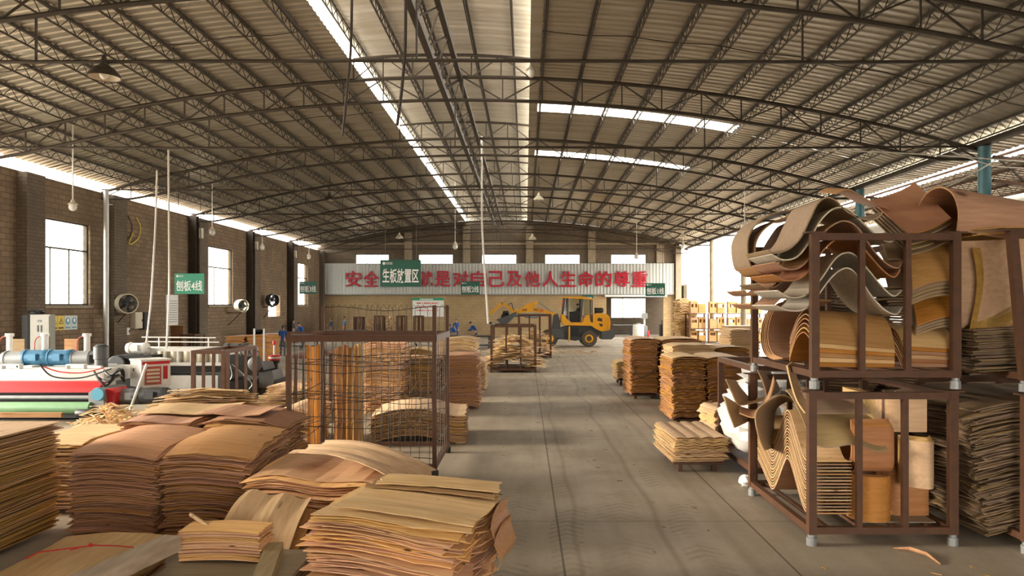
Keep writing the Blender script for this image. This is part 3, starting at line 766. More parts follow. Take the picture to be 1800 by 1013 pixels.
# H: low dusty board and what carries it
MBH = MB().bb(-3.15, -1.98, 5.0, 6.95, .275, .305); tag(MBH.build('board', M['board_grey'], loc=(-2.5, 6, .29)), 'low dusty grey board at the bottom edge of the photo', 'board')
stack('h', 'pack of dusty sheets under the low grey board', (-2.56, 6.0, .02), 1.05, 1.8, .25, 14, M['veneer_dark'], 0, None, .015, .02, .01, seed=43)
def timber(label, a, b, w, h):
    mb = MB(); mb.bar(a, b, w, h, (0, 0, 1)); o = mb.build('timber', M['timber'], loc=a); tag(o, label, 'timber')
timber('squared weathered timber lying at an angle beside the tied pack', (-3.08, 6.45, .53), (-3.42, 4.9, .53), .17, .13)
timber('short squared timber lying on the low grey board', (-2.30, 6.78, .366), (-2.02, 5.5, .366), .15, .12)
# G: tied pack
stack('g', 'tied pack of veneers below its golden top sheet', (-3.85, 6.15, .0), .88, 1.75, .42, 26, M['gold_y'], R(1), lambda u, v: .03 * math.sin(PI * u), .012, .015, .01, 1, 'sheets of the tied pack', nx=6, ny=6, seed=44,
      toplabel='golden top sheet of the pack tied with red string', restlabel='', topmat=M['pale_y'])
mb = MB(); r = random.Random(4); mb.tube([(-4.3, 6.35, .42), (-4.2, 6.38, .47), (-3.95, 6.44, .487), (-3.8, 6.5, .49), (-3.6, 6.5, .487), (-3.45, 6.5, .472), (-3.38, 6.5, .40)], .006, 5)
mb.tube([(-3.8, 6.5, .495), (-3.86, 6.42, .5), (-3.92, 6.36, .492)], .006, 5); mb.ball((-3.82, 6.49, .497), .018)
tag(mb.build('string', M['red'], loc=(-3.85, 6.45, .48)), 'red string knotted around the golden pack', 'string')
mb = MB().tube([P(335, 905, 6.9), P(365, 925, 6.75), P(372, 932, 6.7)], [.02, .02, .012], 5); tag(mb.build('wood_sliver', M['veneer_pale'], loc=P(365, 925, 6.8)), 'thin pale wood sliver sticking up behind the small orange pack', 'sliver')

# scraps and strips
def scraps(name, label, n, c, d, L, m, seed, flat=.25, dirn=None, w=.05, kind='stuff', cat='wood scraps'):
    r = random.Random(seed); mb = MB()
    for _ in range(n):
        a, b = r.uniform(-1, 1), r.uniform(-1, 1)
        h = max(.06, (1 - a * a) * (1 - b * b * .6)) * d[2]
        p = Vector((c[0] + a * d[0], c[1] + b * d[1], c[2] + h * (1 - .5 * r.random() ** 2)))
        t = r.uniform(0, PI) if dirn is None else dirn + r.gauss(0, .12)
        l = r.uniform(.4, 1) * L; q = Vector((math.cos(t), math.sin(t), r.gauss(0, flat))).normalized() * l / 2
        mid = p + Vector((0, 0, r.uniform(0, .06)))
        if (p - q).z < c[2]: p.z += c[2] - (p - q).z
        if (p + q).z < c[2]: p.z += c[2] - (p + q).z
        ww = w * r.uniform(.4, 1.2)
        mb.bar(p - q, mid, ww, .006); mb.bar(mid, p + q, ww, .006)
    o = mb.build(name, m, loc=c); tag(o, label, cat, None, kind)
scraps('wood_scraps', 'heap of pale torn veneer scraps behind the golden stack', 420, (-6.75, 12.0, .02), (.75, .7, .95), .55, M['scrap'], 1)
scraps('veneer_strips', 'heap of long pale veneer strips behind the twin stack', 700, (-6.15, 14.3, .0), (.85, .5, .95), 1.5, M['veneer_pale'], 2, .03, R(12), .12)
scraps('veneer_strips', 'flat heap of pale strips left of the wire cage', 300, (-5.6, 18.6, .02), (.8, .6, .5), 1.3, M['scrap'], 3, .05, R(8), .1)

# stacks further back on the left
wv2 = lambda u, v: .11 * math.sin(PI * u * 1.0) * 1.0 - .05
stack('k', 'low arched veneer stack behind the wire cage', (-2.05, 14.55, .055), 1.75, 1.55, .475, 22, M['veneer_gold'], R(3), lambda u, v: .14 * math.sin(PI * min(1, u * 1.15)) - .02, .02, .03, .015, 0, seed=51, nx=12)
for bx in (-2.87, -1.25):
    tag(MB().bb(bx - .06, bx + .06, 13.85, 15.25, 0, .075).build('timber', M['timber'], loc=(bx, 14.5, 0)), '%s bearer under the low arched stack' % ('left' if bx < -2 else 'right'), 'timber')
q = MB().sheet(sheet_fn(1.75, 1.6, lambda u, v: .14 * math.sin(PI * min(1, u * 1.15)) - .02 + .01 * math.sin(15 * v), .03, random.Random(6), 12, 8), 12, 8, .012)
o = q.build('veneer_sheet', M['veneer_pale'], world=False); o.location = (-2.05, 14.55, .56); o.rotation_euler = (0, 0, R(3)); tag(o, 'pale top sheet of the low arched stack behind the wire cage', 'veneer sheet')
far = [  # label, front-left px, right px, front depth, base z, top z, depth, material, sheets
    ('tall tan stack seen through the right half of the wire cage', 640, 706, 17.2, .08, 1.75, 1.2, 'veneer_mid', 60),
    ('brown stack with dark seam just left of the aisle stacks', 709, 771, 18.2, .08, 1.32, 1.2, 'veneer_gold', 46),
    ('tall light brown stack by the aisle with ragged side', 775, 840, 18.5, .08, 1.36, 1.3, 'veneer', 50),
    ('pale stack behind the aisle stack, its top rising higher', 772, 836, 21.0, .08, 1.68, 1.3, 'veneer_pale', 52),
    ('ragged pale edged stack next along the aisle on the left', 790, 852, 20.0 + 2.6, .08, .95, 1.5, 'veneer_pale', 36),
    ('pale low stack at the left foot of the wire cage', 488, 546, 13.6, .05, .72, 1.3, 'veneer_pale', 30),
    ('flat pale stack left of the wire cage, farther back', 470, 530, 19.5, .05, .50, 1.4, 'veneer_pale', 20),
    ('pale veneer stack behind the leaning planks', 648, 700, 24.0, .08, 1.52, 1.4, 'veneer_pale', 40),
    ('orange veneer stack by the left wall machines, left of a pair', 397, 430, 31.0, .1, 1.32, 1.5, 'veneer_red2', 40),
    ('orange veneer stack by the left wall machines, right of a pair', 434, 470, 31.0, .1, 1.36, 1.5, 'veneer_red2', 40),
    ('light stack with flat top behind the cage beam', 700, 760, 25.0, .08, 1.12, 1.4, 'veneer_pale', 30),
]
M['veneer_red2'] = wood('veneer_orange_flat', (.56, .29, .11), (.42, .19, .065), var=.3)
for i, (lab, a, b, Y, zb, zt, D, m, n) in enumerate(far):
    x0, x1 = PX(a, Y), PX(b, Y)
    stack('far', lab, ((x0 + x1) / 2, Y + D / 2, zb), x1 - x0, D, zt - zb, n, M[m], R(rnd.uniform(-2, 2)), lambda u, v: -.04 * abs(u - .5) ** 2 * 4 + .015 * math.sin(7 * u + i), .018, .03, .015, 0, None, seed=60 + i)
# planks standing on end behind the cage
for k, (a, b, py, m, dy) in enumerate(((540, 572, 607, 'veneer_red', 0), (586, 601, 612, 'veneer_upright', .05), (598, 612, 608, 'veneer_upright', .12), (608, 622, 609, 'veneer_upright', .02), (617, 628, 610, 'veneer_upright', .1), (619, 638, 607, 'pale_up', .17))):
    if m == 'pale_up' and m not in M: M[m] = wood('veneer_upright_pale', (.66, .47, .25), (.48, .3, .14), grain=(16, 16, 1.2), var=.2)
    Y = 13.45 + dy; x0, x1 = PX(a, Y), PX(b, Y); z1 = PZ(py, Y); r = random.Random(k)
    mb = MB(); prof = [(x0 + (x1 - x0) * i / 6, Y + .006 * math.sin(i * 1.3 + k) + .003 * r.random()) for i in range(7)]
    mb.strip(prof, .018, .02, z1, 'Z', 6)
    mb.v = [(x + .02 * math.sin(3 * z + k) * (z / z1), y + .16 * (1 - z / z1) * 0 + .02 * math.sin(2 * z), z + (.03 * math.sin(20 * x) if z > z1 - .01 else 0)) for x, y, z in mb.v]
    tag(mb.build('veneer_plank', M[m], loc=((x0 + x1) / 2, Y, 0)), ['broad orange plank standing on end behind the wire cage', 'dark brown plank on end, leftmost of the narrow four behind the wire cage', 'dark brown plank on end, second of the narrow four behind the wire cage', 'dark brown plank on end, third of the narrow four behind the wire cage', 'dark brown plank on end, fourth of the narrow four behind the wire cage', 'pale plank standing on end right of the dark ones behind the wire cage'][k], 'plank', 'planks standing on end')

# ------------------------------------------------------------------ wire cage
CX0, CX1, CY0, CY1 = -3.58, -1.38, 11.2, 13.05
t = thing('wire_cage', 'tall rusty wire mesh cage left of the aisle', 'cage', ((CX0 + CX1) / 2, (CY0 + CY1) / 2, 0))
for x in (CX0, CX1):
    for y in (CY0, CY1): MB().bb(x - .03, x + .03, y - .03, y + .03, .06, 2.6 if (x, y) != (CX0, CY0) else 2.2).build('post', M['rust'], t)
for lab, z, hh in (('base_frame', .16, .06), ('upper_frame', 2.1, .10)):
    mb = MB()
    for y in (CY0, CY1): mb.bb(CX0 - .04, CX1 + .04, y - .045, y + .045, z - hh / 2, z + hh / 2)
    for x in (CX0, CX1): mb.bb(x - .04, x + .04, CY0 + .045, CY1 - .045, z - hh / 2, z + hh / 2)
    if z > 1: 
        mb.bb(CX0, CX1, CY0 - .05, CY0 - .02, z + .07, z + .1)
    mb.build(lab, M['rust'], t)
def wires(y, zt, n, hs, side=False):
    mb = MB(); r = random.Random(int(y * 10))
    for i in range(n):
        x = CX0 + (CX1 - CX0) * (i + .5) / n + r.uniform(-.015, .015); a = r.uniform(.05, .12)
        p = [(x + r.uniform(-.02, .02), y + r.uniform(-.01, .01), .18 + (zt - .18) * k / 5) for k in range(6)]
        if zt > 2.3: p += [(x + a * .5, y - .03, zt + .05), (x + a, y - .06, zt - .02)]
        mb.tube(p, .0048, 4)
    for z in hs: mb.tube([(CX0 + (CX1 - CX0) * k / 8, y, z + .03 * math.sin(k * 1.1 + z * 5) - .03 * math.sin(PI * k / 8)) for k in range(9)], .006, 4)
    return mb
wires(CY0, 2.1, 15, (.3, 1.25, 1.62)).build('front_wire_mesh', M['wire'], t)
wires(CY1, 2.56, 22, (.9, 1.75, 2.56)).build('rear_wire_mesh', M['wire'], t)
for x, nm in ((CX0, 'left_wire_mesh'), (CX1, 'right_wire_mesh')):
    mb = MB()
    for i in range(6): y = CY0 + (CY1 - CY0) * (i + .5) / 6; mb.tube([(x, y, .18), (x + .01, y, 1.1), (x, y, 2.1)], .0045, 4)
    for z in (.5, 1.25): mb.tube([(x, CY0, z), (x + .02, (CY0 + CY1) / 2, z - .03), (x, CY1, z)], .008, 4)
    mb.build(nm, M['wire'], t)
for z in (.78, 1.2, 1.72):
    mb = MB(); r = random.Random(int(z * 100))
    for i in range(14):
        x = CX0 + (CX1 - CX0) * (i + .5) / 14; mb.tube([(x, CY0, z + r.uniform(-.03, .03)), (x + .02, 12.1, z - .05 + r.uniform(-.02, .02)), (x, CY1, z + r.uniform(-.03, .03))], .0055, 4)
    for y in (CY0, 12.1, CY1): mb.tube([(CX0, y, z), (-2.5, y, z - .05), (CX1, y, z)], .006, 4)
    mb.build('wire_shelf', M['wire'], t)
for x in (CX0, CX1):
    for y in (CY0, CY1): MB().lathe([(.05, .0), (.06, .03), (.06, .09), (.03, .13)], (x, y, 0), 10).build('foot', M['dark'], t)
# brown open racks
def rack(label, x0, x1, y0, y1, z1, group=None, mid=2, name='steel_rack', th=.07, zb=.12, shelf=True, m='rust'):
    t = thing(name, label, 'rack', ((x0 + x1) / 2, (y0 + y1) / 2, 0), 0, group)
    for x in (x0, x1):
        for y in (y0, y1): MB().bb(x - th / 2, x + th / 2, y - th / 2, y + th / 2, 0, z1).build('post', M[m], t)
    for z, nm in ((zb, 'base_frame'), (z1 - th / 2, 'top_frame')):
        mb = MB()
        for y in (y0, y1): mb.bb(x0 + th / 2, x1 - th / 2, y - th / 2, y + th / 2, z - th / 2, z + th / 2)
        for x in (x0, x1): mb.bb(x - th / 2, x + th / 2, y0 + th / 2, y1 - th / 2, z - th / 2, z + th / 2)
        if nm == 'base_frame' and shelf: mb.bb(x0 + th / 2, x1 - th / 2, y0 + th / 2, y1 - th / 2, z - .01, z + .02)
        mb.build(nm, M[m], t)
    for k in range(mid):
        x = x0 + (x1 - x0) * (k + 1) / (mid + 1)
        for y in (y0, y1): MB().bb(x - th * .35, x + th * .35, y - th * .35, y + th * .35, zb + th / 2, z1 - th).build('middle_post', M[m], t)
    return t
rack('rusty rack full of torn pale veneers by the aisle, nearer of two', PX(864, 28.6), PX(941, 28.6), 28.6, 30.6, 1.84, 'racks of torn veneers', th=.09)
rack('rusty rack full of veneer scraps beneath the loader boom', PX(912, 36.5), PX(968, 36.5), 36.5, 38.5, 2.15, 'racks of torn veneers', th=.09)
scraps('wood_scraps', 'torn pale veneers heaped in the nearer aisle rack', 330, (-.5, 29.6, .16), (.95, .9, 1.25), 1.3, M['scrap'], 8, .08, None, .22)
scraps('wood_scraps', 'torn veneers heaped in the rack beneath the loader boom', 200, (.5, 37.5, .16), (.75, .9, 1.15), 1.2, M['scrap'], 9, .08, None, .2)
scraps('wood_scraps', 'dark bark litter on the floor under the loader', 70, (1.6, 40.5, .0), (2.4, 1.2, .06), .5, M['veneer_brown'], 10, .02, None, .06)
rack('empty rusty rack in front of the black machine', PX(340, 15.6), PX(393, 15.6), 15.6, 17.4, 1.65, None, 2, th=.075)
rack('low empty rusty rack left behind the wire cage', PX(506, 16.3), PX(548, 16.3), 16.3, 17.9, 1.50, None, 2, th=.075)

# ------------------------------------------------------------------ stacks right of the aisle
def pallet(label, x0, x1, y0, y1, z0, leg=.07, m='rust', group='low stands'):
    t = thing('pallet', label, 'pallet', ((x0 + x1) / 2, (y0 + y1) / 2, 0), 0, group)
    MB().bb(x0, x1, y0, y1, z0 - .04, z0).build('deck', M[m], t)
    for x in (x0 + .12, x1 - .12):
        for y in (y0 + .1, y1 - .1): MB().bb(x - leg / 2, x + leg / 2, y - leg / 2, y + leg / 2, 0, z0 - .04).build('leg', M[m], t)
wr = lambda u, v: .02 * abs(math.sin(PI * 4 * u)) - .03 * (1 - v)
def rstack(lab, x0, x1, y0, D, zb, zt, n, m, seed, rz=0, jit=.015, warp=None, top=None, pal=True, plab=None):
    if pal: pallet(plab, x0 + .03, x1 - .03, y0 + .05, y0 + D - .05, zb)
    stack('r', lab, ((x0 + x1) / 2, y0 + D / 2, zb + .035), x1 - x0, D, zt - zb - .035, n, M[m], rz, warp or (lambda u, v: -.05 * (abs(u - .5) * 2) ** 3 + .01 * math.sin(9 * u)), jit, .025, .012, 0, seed=seed, nx=8)
    if top:
        q = MB().sheet(sheet_fn(x1 - x0, D, warp or (lambda u, v: -.05 * (abs(u - .5) * 2) ** 3), .02, random.Random(seed), 16, 8), 16, 8, .01)
        o = q.build('veneer_sheet', M['veneer_pale'], world=False); o.location = ((x0 + x1) / 2, y0 + D / 2, zt + .03); o.rotation_euler = (0, 0, rz); tag(o, top, 'veneer sheet')
rstack('low pale veneer stack on a small stand, nearest right of the aisle', 2.27, 3.1, 11.45, 1.35, .16, .545, 24, 'veneer_pale', 81, R(3), .018, wr, 'wavy pale top sheet of the low stack nearest right of the aisle', True, 'small low stand under the nearest low stack right of the aisle')
rstack('left column of the tall brown stack behind the low pale stack', 3.2, 3.92, 16.1, 1.5, .12, 1.46, 56, 'veneer_brown', 82, 0, .014, None, 'pale top sheet on the left column of the tall brown stack', True, 'stand under the left column of the tall brown stack')
rstack('right column of the tall brown stack behind the white plastic', 3.96, 4.8, 16.1, 1.5, .12, 1.46, 56, 'veneer_brown', 83, 0, .014, None, 'pale top sheet on the right column of the tall brown stack', True, 'stand under the right column of the tall brown stack')
rstack('left column of the farther tall brown stack with a hanging strap', 2.9, 3.66, 20.4, 1.6, .14, 1.66, 60, 'veneer_brown', 84, 0, .016, None, 'pale curling top sheet on the left of the farther brown stack', True, 'stand under the left of the farther brown stack')
rstack('right column of the farther tall brown stack', 3.76, 4.9, 20.4, 1.6, .14, 1.66, 60, 'veneer_brown', 85, 0, .016, None, 'pale top sheet on the right of the farther brown stack', True, 'stand under the right of the farther brown stack')
rstack('pale stack standing higher between the two tall brown stacks', 3.66, 4.72, 18.45, 1.2, .12, 1.62, 50, 'veneer_pale', 86, 0, .01, None, None, True, 'stand under the pale stack between the brown ones')
rstack('dark stack right of the higher pale stack', 4.8, 5.6, 18.6, 1.3, .12, 1.53, 50, 'veneer_brown', 87, 0, .014, None, 'pale top sheet on the dark stack right of the higher pale one', True, 'stand under the dark stack on the right')
rstack('short pale stack at the aisle edge beside the farther brown stack', 2.95, 3.5, 23.9, 1.2, .2, .78, 26, 'veneer_pale', 88, 0, .02, None, None, True, 'stand under the short pale stack at the aisle edge')
rstack('pale stack far right by the outdoor shelving', 7.0, 8.0, 25.3, 1.4, .1, 1.78, 46, 'veneer_pale', 89, 0, .012, None, None, True, 'stand under the pale stack by the outdoor shelving')
rstack('small pale stack half hidden behind the white plastic', 3.3, 3.75, 13.1, .8, .1, .78, 28, 'veneer_pale', 90, R(6), .02, None, None, True, 'stand under the small pale stack behind the plastic')
mb = MB().tube([P(1110, 638, 20.36), P(1116, 655, 20.34), P(1125, 664, 20.34), P(1140, 660, 20.34), P(1154, 646, 20.36)], .014, 5)
tag(mb.build('strap', M['dark'], loc=P(1125, 660, 20.34)), 'dark strap hanging in a loop on the farther brown stack', 'strap')
# ================================================================== right-hand stacking racks
def cage_rack(label, x0, x1, y0, y1, zb, zt, lean=0, foot=True):
    """stackable steel rack: corner posts, two middle posts front and back, frames, cup feet"""
    t = thing('stacking_rack', label, 'rack', ((x0 + x1) / 2, (y0 + y1) / 2, zb - .1), 0, 'stacking racks')
    th = .085
    for y in (y0, y1):
        for k, x in enumerate((x0, x1)): MB().bar((x, y, zb), (x - lean, y, zt), th, th, (0, 1, 0)).build('post', M['rack'], t)
        for k in (1, 2):
            x = x0 + (x1 - x0) * (.335 if k == 1 else .66)
            MB().bar((x, y, zb + .04), (x - lean, y, zt - .04), .06, .06, (0, 1, 0)).build('middle_post', M['rack'], t)
    for z, nm, dx in ((zb + .045, 'base_frame', 0), (zt - .035, 'top_frame', -lean)):
        mb = MB()
        for y in (y0, y1): mb.bb(x0 + th / 2 + dx, x1 - th / 2 + dx, y - .035, y + .035, z - .04, z + .035)
        if nm == 'base_frame':
            for x in (x0, x1): mb.bb(x - .035, x + .035, y0 + th / 2, y1 - th / 2, z - .04, z + .035)
            for k in range(4):
                x = x0 + (x1 - x0) * (k + .5) / 4; mb.bb(x - .03, x + .03, y0 + .04, y1 - .04, z - .01, z + .02)
        else: mb.bb(x1 - .035 + dx, x1 + .035 + dx, y0 + th / 2, y1 - th / 2, z - .04, z + .035)
        mb.build(nm, M['rack'], t)
    for x in (x0, x1):
        for y in (y0, y1):
            MB().lathe([(.055, zb - .12), (.055, zb - .035), (.04, zb - .03), (.04, zb)], (x, y, 0), 12).build('cup_foot', M['grey_m'], t)
            MB().bb(x - .11 - lean, x + .11 - lean, y - .05, y + .05, zt, zt + .018).build('corner_plate', M['rack'], t)
    return t
RX0, RX1, RY0, RY1 = 3.10, 4.63, 8.02, 10.12
cage_rack('lower rusty stacking rack with zigzag chair shells, right of the aisle', RX0, RX1, RY0, RY1, .12, 1.66)
cage_rack('upper rusty stacking rack with wavy plywood shells, right of the aisle', RX0 + .03, RX1 + .03, RY0, RY1, 1.815, 3.38, -.0)
cage_rack('lower stacking rack at the right photo edge holding a dusty veneer stack', 5.25, 6.85, 7.75, 9.85, .12, 1.66)
cage_rack('upper stacking rack at the right photo edge with its post leaning', 5.23, 6.83, 7.75, 9.85, 1.815, 3.38, .14)

def shells(label, prof, t, d0, d1, axis, m, n, step, group, first=None, base=(0, 0, 0), rot=None, drift=(0, 0, 0), name='bent_plywood_shell', mats=None, jitter=.0015, sm=35, droop=None, seed=0):
    """n copies of one bent panel, each moved on by «step»"""
    mb = MB().strip(smooth_poly(prof, 5), t, d0, d1, axis, 3)
    k = 'XYZ'.index(axis)
    mb.v = [tuple(p[i] + drift[i] * (p[k] - d0) / (d1 - d0) for i in range(3)) for p in mb.v]
    c = [sum(p[i] for p in mb.v) / len(mb.v) for i in range(3)]
    me = mb; me.v = [(p[0] - c[0], p[1] - c[1], p[2] - c[2]) for p in me.v]
    r = random.Random(seed + n); meshes = {}; out = []
    for q in range(n):
        mm = mats[q % len(mats)] if mats else m
        if mm not in meshes: meshes[mm] = me.mesh(name, M[mm], sm)
        o = link(name, meshes[mm]); o.location = (c[0] + base[0] + step[0] * q + r.uniform(-jitter, jitter), c[1] + base[1] + step[1] * q + r.uniform(-jitter, jitter), c[2] + base[2] + step[2] * q)
        if rot: o.rotation_euler = tuple(R(a + b * q) for a, b in rot)
        lab = label[q] if isinstance(label, (list, tuple)) else label
        tag(o, lab, 'plywood shell', group); out.append(o)
    return out
OR = lambda q: ORD[q] if q < 13 else str(q)
def pp_(pts, Y): return [(PX(a, Y), PZ(b, Y)) for a, b in pts]
# --- lower rack
zig = [(10.05, .27), (9.9, .21), (9.62, .06), (9.46, .0), (9.3, .1), (8.98, .46), (8.86, .50), (8.74, .42), (8.42, .08), (8.28, .03), (8.16, .05)]
shells('zigzag chair shell in the tight nest at the left side of the lower rack', zig, .014, 3.15, 3.60, 'X', 'shell_tan', 17, (0, 0, .036), 'nested zigzag shells', base=(0, 0, .26), mats=['shell_tan', 'veneer_pale', 'shell_grey'], jitter=.002)
def ruled(label, fr, bk, yf, yb, m, t=.016, n=6):
    """a bent sheet spanned between its front edge and its back edge"""
    A = smooth_poly([P(a, b, yf) for a, b in fr], n); B = smooth_poly([P(a, b, yb) for a, b in bk], n); k = len(A) - 1
    A = [Vector(p) for p in A]; B = [Vector(p) for p in B]; q = MB(); vs = []; fs = []
    for i in range(k + 1):
        d = (A[min(i + 1, k)] - A[max(i - 1, 0)]).normalized(); nn = d.cross((B[i] - A[i]).normalized()).normalized() * t
        vs += [A[i], A[i] * .5 + B[i] * .5, B[i], B[i] + nn, A[i] * .5 + B[i] * .5 + nn, A[i] + nn]
    for i in range(k):
        for j in range(6): a = 6 * i; fs.append((a + j, a + (j + 1) % 6, a + 6 + (j + 1) % 6, a + 6 + j))
    fs += [(0, 5, 4, 1), (1, 4, 3, 2), tuple(6 * k + j for j in (0, 1, 4, 5)), tuple(6 * k + j for j in (1, 2, 3, 4))]
    o = q.add(vs, fs).build('bent_plywood_shell', M[m], loc=tuple(A[k // 2]), smooth=35); tag(o, label, 'plywood shell'); return o
ruled('large dusty hood shaped shell capping the zigzag nest in the lower rack', [(1345, 792), (1335, 770), (1329, 728), (1350, 706), (1377, 696), (1404, 712), (1422, 733)], [(1364, 786), (1361, 750), (1364, 722), (1377, 710), (1392, 707), (1412, 722), (1430, 744)], 9.0, 9.75, 'shell_grey')
q = MB().sheet(lambda u, v: (3.16 + .84 * u, 9.0 - .82 * v - .05 * math.sin(3 * u), 1.50 + .09 * math.sin(7 * u + 1) * (1 - v) - .42 * v ** 1.7 - .06 * u - .03 * math.sin(9 * u) * v), 16, 10, .015)
tag(q.build('bent_plywood_shell', M['shell_grey'], loc=(3.6, 8.6, 1.3), smooth=35), 'wide dusty curved sheet draped toward the front in the lower rack', 'plywood shell')
q = MB().sheet(lambda u, v: (3.2 + .7 * u, 8.95 - .6 * v, 1.545 + .07 * math.sin(6 * u + .2) * (1 - v) - .16 * v ** 2), 14, 6, .014)
tag(q.build('bent_plywood_shell', M['shell_grey'], loc=(3.5, 8.6, 1.5), smooth=35), 'thin wavy shell lying on the draped sheet under the rack top rail', 'plywood shell')
shells('orange plywood shell with rounded lower edge in the middle of the lower rack', [(8.22, 1.24), (8.2, .95), (8.22, .80), (8.32, .73), (8.6, .72)], .014, 3.66, 4.09, 'X', 'shell_orange', 5, (0, .028, .02), 'rounded orange shells')
shells('orange brown panel standing at the bottom middle of the lower rack', [(3.66, 8.33), (3.74, 8.22), (3.83, 8.17), (3.98, 8.17), (4.07, 8.25)], .013, .2, .70, 'Z', 'shell_orange', 4, (0, .035, 0), 'bottom middle panels')
shells('orange brown panel standing at the bottom right of the lower rack', [(4.14, 8.58), (4.2, 8.46), (4.3, 8.43), (4.46, 8.43), (4.6, 8.44)], .013, .2, .74, 'Z', 'shell_orange', 5, (-.004, .035, 0), 'bottom right panels')
shells('knotty pale bent panel with curved left edge at the top right of the lower rack', [(4.02, 8.95), (3.98, 8.68), (4.03, 8.46), (4.16, 8.36), (4.3, 8.34), (4.52, 8.33)], .016, 1.17, 1.60, 'Z', 'shell_knotty', 6, (-.024, .03, 0), 'knotty curved panels')
shells('narrow folded plywood panel hanging upright right of the rounded shells', [(4.2, 8.27), (4.27, 8.22), (4.39, 8.12), (4.45, 8.11), (4.51, 8.17), (4.55, 8.25)], .012, .58, 1.10, 'Z', 'shell_knotty', 4, (.004, .034, .012), 'narrow folded panels')
shells('flat dusty plywood piece lying at the bottom of the lower rack', [(8.2, .185), (8.6, .19), (9.0, .185)], .014, 3.7, 4.55, 'X', 'board_grey', 1, (0, 0, 0), None)
shells('plywood shells packed in the rear right of the lower rack', [(8.9, .2), (9.15, .48), (9.5, .62), (9.9, .62)], .014, 3.75, 4.55, 'X', 'shell_tan', 12, (0, 0, .05), 'rear packed shells')
# --- pieces poking out at the left
def bent(label, pts, m, t=.016, wd=None, name='bent_plywood_shell'):
    """a chair shell bent along a line of points, wd = half width vector"""
    pts = smooth_poly(pts, 5); wv_ = Vector(wd); n = len(pts); mb = MB(); vs = []; fs = []
    for i in range(n):
        p = Vector(pts[i]); d = (Vector(pts[min(i + 1, n - 1)]) - Vector(pts[max(i - 1, 0)])).normalized(); nn = d.cross(wv_).normalized() * t
        k = .72 + .28 * math.sin(PI * min(1, max(0, .12 + .76 * i / (n - 1))))
        vs += [p - wv_ * k, p + wv_ * k, p + wv_ * k + nn, p - wv_ * k + nn]
    for i in range(n - 1):
        a = 4 * i
        for j in range(4): fs.append((a + j, a + (j + 1) % 4, a + 4 + (j + 1) % 4, a + 4 + j))
    fs += [(0, 3, 2, 1), (4 * n - 4, 4 * n - 3, 4 * n - 2, 4 * n - 1)]
    mb.add(vs, fs); c = tuple(pts[n // 2]); o = mb.build(name, M[m], loc=c, smooth=35); tag(o, label, 'plywood shell'); return o
ruled('dusty V shaped chair shell tipped over the white plastic, upper of two', [(1274, 667), (1285, 690), (1297, 712), (1322, 710), (1346, 702), (1343, 676), (1332, 650)], [(1291, 669), (1305, 688), (1322, 702), (1346, 698), (1370, 688), (1364, 668), (1354, 652)], 9.85, 10.3, 'shell_grey')
ruled('dusty flat chair shell hanging before the white plastic, lower of two', [(1271, 696), (1279, 724), (1290, 753)], [(1296, 711), (1310, 722), (1326, 736)], 9.9, 10.25, 'shell_grey')
bent('dusty bent shell lying on the left rail beside the V shaped shell', [P(1300, 722, 9.9), P(1330, 728, 9.8), P(1352, 700, 9.7), P(1362, 665, 9.7)], 'shell_tan', .016, (.05, .16, .03))
bent('pale plywood piece leaning upright between the lower and upper racks', [P(1386, 640, 8.7), P(1394, 670, 8.6), P(1404, 700, 8.5), P(1418, 723, 8.4)], 'veneer_pale', .018, (.07, .1, .02))
# --- upper rack: arched nests at the bottom
arch = [(8.10, .0), (8.19, .16), (8.31, .29), (8.5, .36), (8.7, .29), (8.83, .16), (8.94, .0)]
shells('long arched plywood shell in the left nest at the bottom of the upper rack', arch, .014, 3.19, 4.04, 'X', 'shell_orange', 6, (.004, -.001, .046), 'left arched nest', base=(0, 0, 1.92), rot=((0, 0), (.5, .9), (0, 0)), mats=['shell_orange', 'shell_knotty', 'shell_tan'])
shells('long arched plywood shell in the right nest at the bottom of the upper rack', [(y, z * .62) for y, z in arch], .014, 4.13, 4.76, 'X', 'shell_orange', 6, (.003, .0, .042), 'right arched nest', base=(0, .02, 1.92), rot=((0, 0), (.5, .6), (0, 0)), mats=['shell_tan', 'shell_orange', 'shell_knotty'])
cee = [(9.35, 2.62), (9.7, 2.54), (9.95, 2.40), (10.06, 2.2), (10.02, 2.05), (9.85, 1.94), (9.5, 1.91)]
shells('C shaped plywood shell lying on its side in the rear left of the upper rack', cee, .014, 3.2, 3.75, 'X', 'shell_tan', 5, (.004, -.06, .008), 'C shaped shells')
